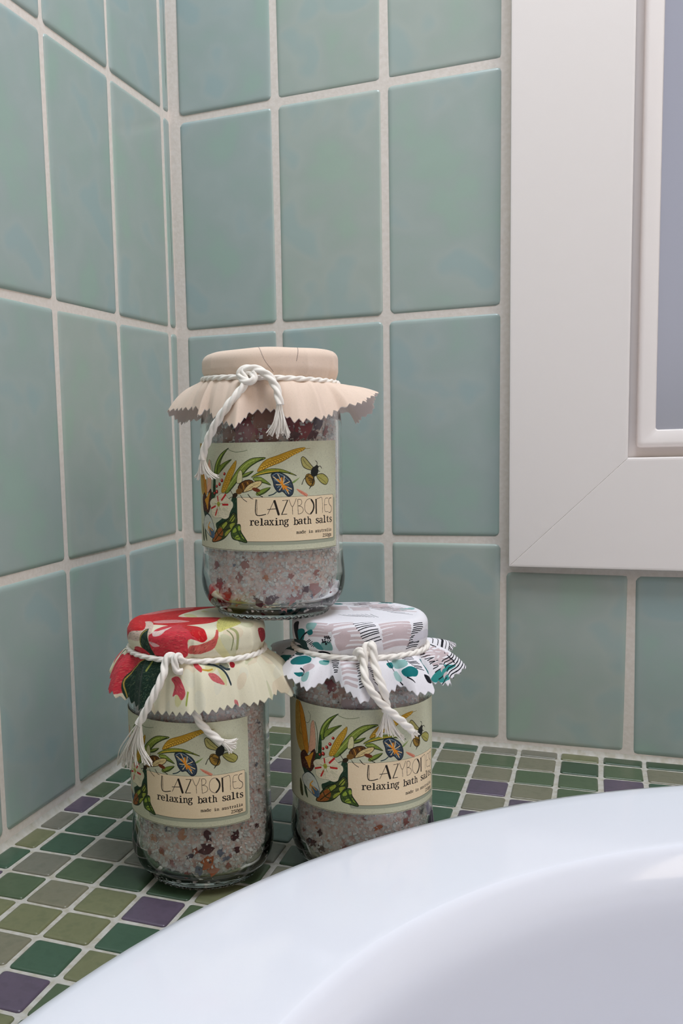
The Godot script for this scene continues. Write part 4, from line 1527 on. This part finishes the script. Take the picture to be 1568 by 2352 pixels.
	d.line([-29.7, 10.6, -25.6, 8.6], 0.55, Color8(214, 150, 50))
	d.line([-29.7, 10.6, -27.2, 6.4], 0.55, Color8(214, 150, 50))
	d.line([-29.7, 10.6, -29.9, 8.3], 0.55, Color8(214, 150, 50))
	d.line([0.1, 24, 0, 17, 4.4, 17.1], 0.40, Color8(38, 30, 24))
	d.line([0.5, 23.9, 0.4, 17.1], 0.20, Color8(38, 30, 24))
	d.line([5.3, 17.1, 8.4, 23.5], 0.22, Color8(38, 30, 24))
	d.line([8.4, 23.5, 10.3, 17], 1.00, Color8(38, 30, 24))
	d.line([5.2, 19.3, 9.5, 19.6], 0.30, Color8(38, 30, 24))
	d.line([12, 23.3, 14.6, 23.4], 0.22, Color8(38, 30, 24))
	d.line([14.5, 23.4, 11.7, 16.9], 0.45, Color8(38, 30, 24))
	d.line([11.7, 16.9, 14.1, 17], 0.30, Color8(38, 30, 24))
	d.line([15.1, 23.7, 16.7, 20.3, 18.6, 24], 0.20, Color8(38, 30, 24))
	d.line([16.7, 20.3, 16.8, 16.8], 0.20, Color8(38, 30, 24))
	d.line([19.3, 23.6, 19.4, 16.8], 0.20, Color8(38, 30, 24))
	d.line([19.3, 23.6, 20.7, 23.5, 21.3, 22.3, 20.8, 21, 19.5, 20.6], 0.20, Color8(38, 30, 24))
	d.line([19.5, 20.6, 21.3, 20, 22, 18.5, 21.1, 17.2, 19.4, 16.8], 0.20, Color8(38, 30, 24))
	d.line([25.3, 23.6, 26.3, 23.3, 27.1, 22.5, 27.7, 21.3, 27.9, 19.9, 27.6, 18.6, 27, 17.5, 26.1, 16.7, 25.1, 16.5, 24.2, 16.9, 23.3, 17.7, 22.8, 18.9, 22.7, 20.2, 22.9, 21.6, 23.5, 22.7, 24.3, 23.4, 25.3, 23.6], 0.20, Color8(38, 30, 24))
	d.line([26.1, 23.3, 27.3, 21.5, 27.6, 19.8, 27.1, 18.1, 25.9, 16.7], 0.75, Color8(38, 30, 24))
	d.line([28.9, 23.3, 29, 16.7], 0.75, Color8(38, 30, 24))
	d.line([28.9, 23.1, 30.6, 23.6, 32.6, 23.4, 32.8, 16.7], 0.20, Color8(38, 30, 24))
	d.line([36.8, 23.3, 34.8, 23.2, 34.1, 21.1, 34.2, 18.4, 34.9, 17, 36.9, 17], 0.20, Color8(38, 30, 24))
	d.line([34.2, 20.3, 35.9, 20.3], 0.20, Color8(38, 30, 24))
	d.line([39.3, 23.3, 37.8, 23.1, 37.2, 21.9, 37.8, 20.3, 39.2, 19.1, 39.4, 17.7, 38.6, 16.6, 37.2, 16.5], 0.30, Color8(38, 30, 24))
	d.words("relaxing bath salts", -2.8, 39.4, 12.1, 2.35, Color8(32, 24, 20))
	d.words("made in australia", 18.6, 39, 7.8, 1.05, Color8(36, 28, 22))
	d.words("250gm", 32.9, 38.9, 5.4, 1.15, Color8(36, 28, 22))


func floral_art(d: Painter) -> void:
	d.poly([-33.5, 3.9, -26.9, -18.1, -12.3, -33.3, 1.1, -36.3, 12.3, -26.6, 1, -20.9, -8.6, -4.5, 9.5, 0.5, 13.1, 4.4, 6.7, 14.2, -6.5, 17.9, -21.1, 13.8, -29.2, 19.8], Color8(204, 34, 40))
	d.poly([-26.8, -16.3, -16.1, -24.8, -1.6, -28.6, -2.9, -24.1, -14.6, -19.2, -25.3, -10.9], Color8(214, 120, 120))
	d.poly([-20.2, 5.3, -11.6, 3.1, -2.9, 8.4, -11.5, 10.9, -18.8, 10.6], Color8(224, 150, 150))
	d.poly([-43.1, 0, -29.4, 6.2, -21.4, 6, -20.9, 24.9, -31.2, 21.7, -43.1, 0], Color8(222, 196, 180))
	d.poly([-43.1, 0, -32.1, 2.6, -26.1, -2.8, -24.1, 19.8, -33.1, 11.9], Color8(204, 34, 40))
	d.poly([-23.3, 26.2, -19.7, 24.7, -13.8, 16.6, -5.3, 16.6, 2.2, 30.8, 4.8, 33.4, 3, 36.4, -3.9, 34.9, -5.8, 42.4, -15.7, 42, -25.9, 34.5], Color8(214, 62, 74))
	d.poly([-6.5, 17.9, 0.6, 22.1, 4.5, 32.5, 4.8, 35.1, 2.4, 36.4, -0.7, 34, -2.8, 31.5], Color8(204, 34, 40))
	d.poly([-20.2, 24.7, -16.5, 25.2, -11.3, 19.1, -15.3, 28.1, -20.3, 27.8], Color8(234, 206, 200))
	d.poly([-24.4, 28, -21.5, 30.6, -19.5, 33.3, -23.4, 31.5], Color8(232, 180, 180))
	d.poly([-4.8, 41.1, -3.6, 37.9, 1.7, 37.3, 7.9, 34.2, 9.2, 29.2, 10.2, 30.8, 9.4, 38.2, 3.2, 41.4, -1.2, 41.7], Color8(208, 96, 88))
	d.poly([-24.2, 21, -22.1, 21.5, -24.7, 28.2, -26.3, 35, -30.8, 30.3, -30.1, 23.6], Color8(34, 58, 46))
	d.line([-22.7, 21.5, -27.7, 22.6, -30.5, 24.9, -30.8, 30.3], 0.50, Color8(186, 160, 70))
	d.line([15.6, 26.6, 19.4, 28.2, 22.8, 34.4], 1.60, Color8(170, 172, 120))
	d.line([14, 28.5, 18.2, 31.3, 19.5, 36.6], 0.60, Color8(140, 146, 100))
	d.poly([11.3, 4, 18.2, 2.1, 21.1, 18.2, 13.8, 27.9, 9.6, 28.5], Color8(214, 206, 120))
	d.poly([30.3, 16.5, 43.1, 0, 43.1, 0, 38.9, 15.9], Color8(166, 40, 50))
	d.poly([-57.1, -3, -45.4, 12.7, -33.1, 23.3, -29.3, 32.9, -41, 32, -51.9, 27.8, -61.8, 28.2, -72.7, -3.8, -67.5, -3.5], Color8(214, 62, 74))
	d.poly([-54.8, 26.3, -43.1, 29.9, -32.4, 33.1, -26.3, 34.8, -19, 41.2, -22.9, 46.8, -32.5, 52.6, -44.4, 55, -57.7, 42.1, -60.8, 30.9], Color8(34, 58, 46))
	d.line([-32.4, 33.1, -43.7, 30.2, -55.8, 27.1, -60, 32], 0.70, Color8(190, 160, 80))
	d.line([-28.3, 35.9, -32.4, 38.8, -36.6, 40.8], 1.30, Color8(150, 156, 80))
	d.speckle([-39.1, 42.3], 15.0, 260, Color8(84, 112, 92), Color8(26, 46, 50))
	d.poly([-19.5, 54.3, -13.9, 54.6, -11.3, 58.4, -9.5, 63.4, -12.9, 65, -16.3, 62.1, -20.4, 61.7, -17.6, 58.4], Color8(212, 84, 96))
	d.poly([-6.1, 45.2, -2.6, 44.9, -0, 47.7, 2.9, 51, 2.1, 53.3, -1.7, 50.9, -3.2, 47.5], Color8(214, 76, 84))
	d.line([2.9, 51.7, 6.9, 52.3, 10, 51.5], 1.00, Color8(200, 160, 60))
	d.poly([1.4, 48.1, 6.8, 44.9, 13.7, 43.3, 21.3, 46, 19.7, 49.3, 10.5, 49.8], Color8(150, 152, 132))
	d.poly([9.7, 45.3, 13.1, 44.1, 14.5, 46.5, 11.7, 47.7], Color8(208, 200, 120))
	d.line([6.5, 47.9, 13.6, 49, 20.6, 51.7, 25.1, 55.4], 1.20, Color8(44, 58, 66))
	d.line([14.9, 47.7, 19.7, 49.3, 22.3, 48.5], 1.40, Color8(60, 72, 78))
	d.poly([7, 54.1, 11.2, 53.7, 16.9, 55.4, 20.4, 57.3, 14.7, 58, 9.9, 57.2], Color8(214, 104, 108))
	d.poly([21.6, 44.5, 23.3, 42.5, 26.2, 43.8, 25.9, 46.4, 23.1, 46.8], Color8(178, 34, 48))
	d.poly([28.8, 60.2, 31.7, 59.5, 33, 60.9, 30, 61.6], Color8(210, 120, 120))
	d.line([-7.4, 63, -9.3, 67.5], 1.30, Color8(170, 182, 90))


func brush_art(d: Painter) -> void:
	d.hatch([-14.3, 27.6, -3.7, 27.7, -12.2, 41, 3.1, 41.1], 7, 1.30, Color8(214, 196, 198))
	d.hatch([9, 29.3, 22.9, 21.3, 13.7, 39.9, 29, 30.3], 8, 1.30, Color8(214, 196, 198))
	d.hatch([-13.5, 47.3, -1.5, 48.7, -11.1, 58.8, -2.1, 62.3], 6, 1.30, Color8(214, 196, 198))
	d.hatch([39.3, 26.9, 56.1, -2.9, 52.7, 23.3, 64.8, -3.4], 5, 1.30, Color8(214, 196, 198))
	d.hatch([-4.9, -21.9, 12.4, -25.3, 11.8, -3.8, 27.3, -0.2], 7, 1.30, Color8(214, 196, 198))
	d.hatch([-25.1, 21, -15.2, 26.5, -27.8, 26, -15.8, 33.5], 5, 1.30, Color8(214, 196, 198))
	d.poly([-12.6, 35.3, -6.9, 32.8, -4.3, 35.6, -7, 39.5, -12.2, 41], Color8(216, 196, 198))
	d.poly([14.6, 30.1, 20, 25.4, 24.1, 26.4, 19.7, 31.8], Color8(216, 198, 200))
	d.poly([-15.9, 27.6, -11.9, 28.4, -12.5, 31.4, -16.8, 30.5], Color8(218, 200, 202))
	d.poly([-38.2, 41.8, -31.8, 43.4, -30.5, 47.1, -37.4, 46.5], Color8(216, 196, 200))
	d.hatch([-2.7, 29.9, 5.7, 27.2, 2.7, 39.6, 10.8, 35.7], 9, 0.42, Color8(26, 26, 34))
	d.hatch([-0.9, 12.7, -9.6, 7.8, 8.9, 14.4, 5.3, 6.2], 8, 0.34, Color8(70, 70, 80))
	d.hatch([-10.2, -23.9, -0.9, -25.6, 15.4, 1.3, 25.7, 6.4], 14, 0.34, Color8(80, 80, 90))
	d.hatch([25.4, 20.4, 30.1, 14.6, 28.9, 32.7, 36.2, 24.7], 13, 0.42, Color8(26, 26, 34))
	d.hatch([-20.2, 42.6, -12.7, 44.7, -18.6, 51.7, -16, 52.4], 10, 0.42, Color8(26, 26, 34))
	d.hatch([-2.4, 51.4, 1.1, 50.7, -0.3, 63.7, 5.5, 62.7], 10, 0.42, Color8(26, 26, 34))
	d.hatch([5.7, 53.9, 9.9, 54, 10, 60.2, 15.1, 61.4], 7, 0.42, Color8(26, 26, 34))
	d.hatch([24.2, 40, 32.4, 33.7, 37.3, 42.6, 42.5, 40.5], 11, 0.42, Color8(26, 26, 34))
	d.hatch([34, 30.7, 37.2, 27, 52.7, 23.3, 58.4, 12.6], 8, 0.40, Color8(26, 26, 34))
	d.hatch([57.6, -3, 59, -3.1, 64.8, -3.4, 65.5, -3.4], 8, 0.50, Color8(26, 26, 34))
	d.hatch([-32.1, 26.4, -28.3, 28, -29.2, 31.9, -24.8, 33.3], 6, 0.35, Color8(26, 26, 34))
	d.poly([-34.4, 9.9, -29.1, 14.9, -34.5, 19.2, -35.2, 25.1, -38.6, 21.2, -38.1, 15.1], Color8(26, 26, 34))
	d.poly([-33.2, 16.7, -27.9, 21.8, -31, 24, -36.3, 23.9, -36.8, 20.3], Color8(24, 120, 122))
	d.poly([-24.6, 20.6, -19.8, 23.8, -22.4, 26.1, -26.2, 23.3], Color8(150, 192, 188))
	d.line([-36.8, 21.3, -28.6, 23.7, -23.6, 26.1], 0.80, Color8(26, 26, 34))
	d.poly([-27.2, 24.1, -23.5, 25.4, -24, 27.3, -26.7, 26.5], Color8(24, 120, 122))
	d.poly([-21.6, 33.7, -15.4, 36.3, -16.2, 39.9, -22.9, 37.2], Color8(130, 176, 172))
	d.poly([-27.9, 30.6, -23.2, 32.8, -22.9, 37.2, -26.9, 34.2], Color8(70, 140, 140))
	d.scribble([-17.8, 34.2], 3.0, Color8(20, 20, 28))
	d.poly([-42.1, 30.6, -35.7, 34.3, -32.8, 39.6, -34.7, 41.6, -43.2, 37.1, -45.7, 31.9], Color8(24, 120, 122))
	d.poly([-33.6, 32.4, -29.2, 35.4, -30.1, 39.6, -34.2, 36.1], Color8(150, 192, 188))
	d.scribble([-46.3, 27], 2.6, Color8(20, 20, 28))
	d.poly([-60.5, -3.2, -49.1, 23.5, -55.5, 22.8, -63.4, -3.3], Color8(40, 130, 130))
	d.poly([-39.4, 46.9, -33.8, 47.8, -35.4, 52, -39.9, 49.4], Color8(150, 192, 188))
	d.line([-39.8, 41.6, -37.9, 46.2, -39.6, 47.1], 0.70, Color8(26, 26, 34))
	d.poly([-43.6, 42.2, -38.5, 45.8, -41, 46.6], Color8(24, 120, 122))
	d.poly([-27.1, 43.8, -21.4, 45.1, -22.7, 47.5, -26.8, 46.2], Color8(130, 186, 180))
	d.line([-25.1, 44.3, -21.9, 46], 0.80, Color8(24, 120, 122))
	d.poly([14.1, 44.3, 18.4, 42.7, 19.5, 44.4, 16.2, 45.8], Color8(24, 120, 122))
	d.poly([17.9, 48.1, 21.7, 46.1, 23.6, 48.3, 20.4, 49.8], Color8(24, 120, 122))
	d.line([17.5, 44.7, 21.9, 48.9, 31.5, 52.3], 0.45, Color8(26, 26, 34))
	d.poly([22.2, 45.2, 30.2, 40.7, 31.8, 43.7, 25.7, 48.2], Color8(150, 192, 188))
	d.poly([29.2, 47.3, 34.7, 43.1, 38.8, 43.3, 37.9, 47.2, 32.4, 49.5], Color8(24, 120, 122))
	d.line([32.4, 49.5, 37.4, 50.6], 0.50, Color8(26, 26, 34))
	d.poly([42.8, 42.9, 47.8, 41.4, 48.1, 43.9, 45.3, 45.3], Color8(26, 26, 34))
	d.poly([41.7, 33.1, 45.3, 29, 52.9, 29, 47.2, 34.5], Color8(24, 120, 122))
	d.poly([55, 27.4, 66.4, -3.5, 65.3, 14.4, 59.1, 26.3], Color8(50, 150, 145))
	d.poly([23.9, 51.1, 27.2, 49, 30.8, 51.1, 26.9, 52.8], Color8(170, 206, 202))
	d.poly([21.5, 40.1, 25.8, 37.7, 28.4, 38.2, 23, 41.2], Color8(26, 26, 34))
	d.poly([-27, 35.8, -20.5, 39.6, -19.6, 41.4, -27.5, 37.9], Color8(26, 26, 34))
	d.poly([9.9, -33, 16.6, -31, 15, -24.5, 11.1, -24.6], Color8(26, 26, 34))
	d.poly([0.5, -36.4, 5.9, -36.3, 5.9, -31.6, 1.2, -32.5], Color8(26, 26, 34))
	d.poly([-53.7, -2.8, -38, 22.7, -33.3, 29.1, -42, 28.7], Color8(54, 84, 84))
	d.poly([-47.8, -2.5, -38.1, 17, -31.4, 26.2, -36.5, 25.3], Color8(40, 70, 70))
	d.poly([29.7, 22.9, 43.1, -2.3, 46, -2.4, 33.3, 24.2], Color8(226, 222, 230))
	d.line([43.1, -2.3, 46.7, -2.4, 52.2, -2.7], 1.60, Color8(26, 26, 34))
	d.hatch([62, 10.9, 61.4, -8.6, 70.9, 12.5, 71.1, -11.3], 7, 0.50, Color8(26, 26, 34))
	d.hatch([43.3, 25, 45.7, 20.3, 61.2, 24.7, 64, 16], 8, 0.42, Color8(26, 26, 34))
	d.hatch([50.7, -18.5, 45.6, -30.8, 62.8, -20.4, 54.7, -36.9], 5, 0.45, Color8(26, 26, 34))
	d.hatch([-49.2, -8.7, -50, 1.7, -57.4, -8.1, -60, 0], 5, 0.40, Color8(26, 26, 34))
	d.hatch([51.5, 7.2, 52, -1.8, 59.7, 6.3, 59.9, -4.2], 4, 1.30, Color8(214, 196, 198))
	d.hatch([52.6, 19.2, 53.8, 11.4, 60.9, 19.8, 63, 11.1], 4, 1.30, Color8(214, 196, 198))
	d.line([59.6, -17.1, 54.8, -24.4, 53.4, -33.4, 47.5, -39.9], 1.50, Color8(26, 26, 34))


func plain_art(d: Painter) -> void:
	d.line([-5.8, 25.2, -2.9, 36.3, 2, 42.1], 0.25, Color8(150, 130, 120))
	d.line([11, 14.7, 13.7, 34.8], 0.30, Color8(150, 130, 120))
	d.line([48.1, -2.5, 54.9, -2.9], 0.25, Color8(160, 150, 150))
	d.line([-54.2, -2.8, -59.2, -3.1], 0.25, Color8(150, 130, 120))


# measured hems, cord ends and petals of the three jars: angle from the front, radius and height in millimetres
const HEMS := [
	[[-98, 44.3, 100.7], [-86, 41.8, 96.8], [-67.4, 43, 95.7], [-65.6, 41, 93.6], [-61.3, 39, 93.3], [-55.3, 38.5, 91.7], [-42.5, 38.5, 90.3], [-35, 38, 89.8], [-24.6, 38, 90.3], [-14.5, 39.5, 90.8], [-6.5, 41.5, 92.1], [2.4, 40.5, 92.6], [10.9, 39.5, 92.1], [20, 39, 92.5], [29.6, 39, 92.6], [40.9, 40.5, 92.6], [51.9, 41, 93.3], [59.3, 41.5, 95.1], [62, 45.6, 92.9], [71, 49.8, 97.2], [90, 42.5, 97.5], [108, 42.5, 98.5]],
	[[-112, 48.1, 106.5], [-92, 39.4, 100.8], [-48.6, 42, 101.8], [-43.1, 41.5, 100], [-32.2, 42.5, 98.2], [-26.7, 38.5, 100.6], [-22.4, 36, 103.4], [-14.7, 37.5, 101.2], [-6.9, 40, 97.9], [2.1, 42.5, 94.5], [10.4, 41, 97.6], [20.2, 38.5, 97.1], [30, 37.5, 99.2], [36.1, 41.5, 95.9], [48.5, 42.5, 95.7], [59, 38, 97.5], [82, 43.1, 93], [90, 46.3, 95.3], [97, 51.4, 98.9], [107, 41, 101.5], [118, 54.2, 105.3]],
	[[-128, 51.8, 96.4], [-112, 49.1, 94.6], [-92, 49.3, 100.9], [-59.4, 37.5, 101.3], [-54.5, 41, 96.8], [-50.6, 38, 100.5], [-39.6, 40, 96.4], [-28.6, 41, 93.6], [-19.8, 42, 91.9], [-14, 36.5, 98.3], [-5.9, 37, 98.7], [-0.1, 37, 99.2], [9.9, 39, 96.1], [14.1, 40, 93.9], [21, 41, 93.7], [30.9, 41, 94.8], [39.8, 41, 95.6], [47, 41, 98.4], [50.6, 43, 100.2], [92, 51.6, 106.6], [103, 52.3, 103], [114, 53.7, 96.4], [126, 55.6, 92.5], [140, 64.2, 98.7]],
]
const CORD_ENDS := [
	[[[-15.6, 34.2, 113.7], [-18.7, 35.5, 115.7], [-21.6, 36.5, 115.3], [-22.8, 38, 111.5], [-23.1, 40, 107.8], [-25.9, 41.5, 102.7], [-30, 42.5, 96.8], [-35.2, 42.5, 90.3], [-40.9, 42.5, 84]], [[-3.8, 36.6, 92.7], [-2.8, 37.4, 90.9], [-1.3, 37.8, 88.3], [1.3, 38, 85], [8.2, 37.5, 79.8], [15.4, 37.3, 75.6]]],
	[[[-0.3, 36, 114.2], [2.5, 35.5, 111.4], [6.5, 37, 114.7], [5.3, 36.5, 117.9], [3.3, 37.5, 116.1], [2.6, 39.5, 110], [3.3, 43.5, 103.8], [8, 44.5, 97.4], [14.5, 43, 91.4], [25.7, 41, 83.7], [36.1, 39.5, 77.3]], [[2, 35, 112.5], [7.5, 36.8, 116.5], [7.5, 37, 118.6], [9.4, 38, 116.7], [9.4, 39.5, 111.1], [11.1, 43, 104.7], [13.8, 44, 98.9], [16, 41.5, 92.7], [16.6, 40, 88]]],
	[[[-11.9, 35, 112.5], [-14.5, 36, 115], [-18.4, 36.5, 115.4], [-17, 37.5, 111.3], [-19.8, 40, 107], [-26.1, 42.5, 101], [-34, 43, 93.8], [-41.8, 42.5, 86.4], [-48.1, 42, 79.4], [-49.3, 42, 76.2]], [[-20.2, 35.5, 112.1], [-21.6, 36.5, 114.9], [-17.4, 36.3, 116.8], [-10.3, 36.3, 116.6], [-1.9, 37, 113.8], [3.5, 38.5, 108.6], [5.3, 40.5, 103.2], [5.8, 41, 100.1]]],
]
const CORD_TIPS := [
	[[[-69.1, 42, 59.4], [-60.8, 42, 60.4], [-54.7, 42, 61], [-51, 42, 61.3], [-44.9, 42, 64.1], [-38, 42, 65.7], [-36, 41, 65.4], [-33.4, 41, 65.7]], [[27, 37.5, 75.2], [25.9, 37.5, 73.7], [25.5, 37.3, 72.2], [23.4, 37.3, 70.9], [21.4, 37.3, 69.9]]],
	[[[40.2, 39, 75.7], [42, 39, 74.9], [40.1, 39, 73.9], [37.2, 39, 73.6]], [[11.2, 38.5, 76.4], [13.9, 38.5, 76], [16.9, 39, 77.6], [19.6, 39, 76.5], [22.9, 39, 75.7], [26.3, 39, 76], [28.7, 39, 73.3], [29.2, 39, 74.5]]],
	[[[-58.8, 42, 68.4], [-54.8, 42, 67.5], [-49.8, 42, 69.5], [-46.5, 41.5, 68.2], [-43.1, 41.5, 68.5], [-40, 41, 67.9], [-37.4, 40, 68.5]], [[-2.1, 40, 87.4], [-0.1, 40, 87.1], [2.1, 40.5, 87.3], [4.3, 40.5, 86], [6.5, 40.5, 86.9], [9.3, 40, 87.2], [10.6, 40, 85.8], [12.2, 40, 87.1]]],
]
const KNOTS := [
	[[-10.3, 35, 113.4], [-12.8, 37, 116.2], [-14.8, 38.6, 116.1], [-15.1, 38.8, 112.8], [-14.3, 38, 109.8], [-11, 36.5, 109.3]],
	[[-2.7, 36, 113.9], [-0.5, 38, 115.9], [1.7, 38.6, 115.3], [2.2, 38, 113.2], [0.3, 36, 112]],
	[[-22.2, 36.5, 114.5], [-17.9, 38.6, 111.6], [-13.3, 39, 111], [-10.7, 38, 112.4], [-12.2, 36.8, 114.9]],
]
const PETALS := [
	[[-65.7, 28.1, 6.4, "o"], [-45.4, 25.4, 5.9, "k"], [-37.6, 20, 4.1, "o"], [-17.1, 29.5, 6.4, "k"], [4, 29.2, 5.5, "m"], [2.6, 23.7, 7.7, "m"], [2.6, 17.3, 7.7, "a"], [6.8, 12.8, 6.4, "a"], [27.6, 27.5, 6.4, "m"], [28.5, 20.5, 4.1, "m"], [-6.3, 22.3, 4.1, "o"], [-11.7, 19.7, 3.6, "p"], [14, 20.5, 4.5, "v"], [18.1, 17.5, 3.6, "v"], [-31.2, 31.6, 3.6, "v"], [-5, 13.2, 5, "v"], [51.9, 28.3, 4.1, "m"], [-53.6, 16.3, 4.1, "d"], [-28.1, 15.8, 3.2, "d"], [20.2, 13.4, 3.6, "o"], [-14.5, 9.9, 3.2, "o"], [57, 45.2, 2.7, "d"], [54.5, 58.6, 2.7, "v"], [-45.1, 11.3, 3.6, "p"], [20.8, 36.8, 3.2, "o"], [70.8, 32.4, 2.7, "o"]],
	[[-46.8, 17.5, 6.4, "m"], [-37.4, 16, 5, "m"], [-37.1, 24.3, 4.1, "m"], [12.9, 29.9, 4.1, "a"], [2.4, 34.9, 3.2, "d"], [38.9, 30.6, 4.5, "o"], [42, 34.9, 4.5, "c"], [-57.9, 21.9, 3.6, "d"], [18.3, 37.3, 3.2, "c"], [-38.1, 33.3, 3.2, "d"], [-26, 96.7, 8.2, "c"], [-15.1, 94.5, 5.9, "b"], [-8.6, 89.3, 9.1, "b"], [-0.7, 87.4, 5, "b"], [-30.9, 98.8, 4.5, "b"], [-20.9, 92.5, 3.6, "o"], [61.2, 32.6, 3.6, "p"], [-60, 27, 2.7, "d"]],
	[[-23.1, 89.4, 18.2, "r"], [-5.5, 90.5, 18.2, "b"], [-38.3, 88, 12.7, "b"], [27, 89.3, 14.5, "c"], [8.3, 95.5, 13.6, "m"], [-10, 86.4, 12.7, "r"], [-48.7, 91.2, 9.1, "b"], [17.1, 86.7, 10, "m"], [43, 91.7, 8.2, "p"], [-29, 93.5, 11.8, "m"], [-15.2, 94.6, 13.6, "b"], [0.8, 86.4, 10, "b"], [35.5, 86.8, 7.3, "m"], [13.6, 92.1, 10.9, "r"], [51.3, 87.6, 5.5, "d"], [-51.2, 16.7, 8.2, "c"], [-41.2, 13.1, 5.9, "o"], [-23.7, 27.8, 7.3, "d"], [-55.1, 24.9, 5, "c"], [-13.6, 10.9, 5.9, "m"], [-0.7, 11.7, 6.4, "m"], [18.3, 12, 8.2, "d"], [37, 15.2, 7.7, "d"], [57.4, 15.1, 5.9, "c"], [48.4, 9.8, 4.5, "p"], [-29, 20.9, 5, "d"], [28.1, 15.7, 4.5, "m"], [38.3, 22.1, 4.1, "d"], [14.5, 21.8, 3.6, "d"], [-5.7, 21.2, 3.6, "k"], [-34.2, 9.2, 4.1, "o"], [10.2, 7.6, 4.1, "d"], [-71.6, 10.9, 4.5, "d"]],
]
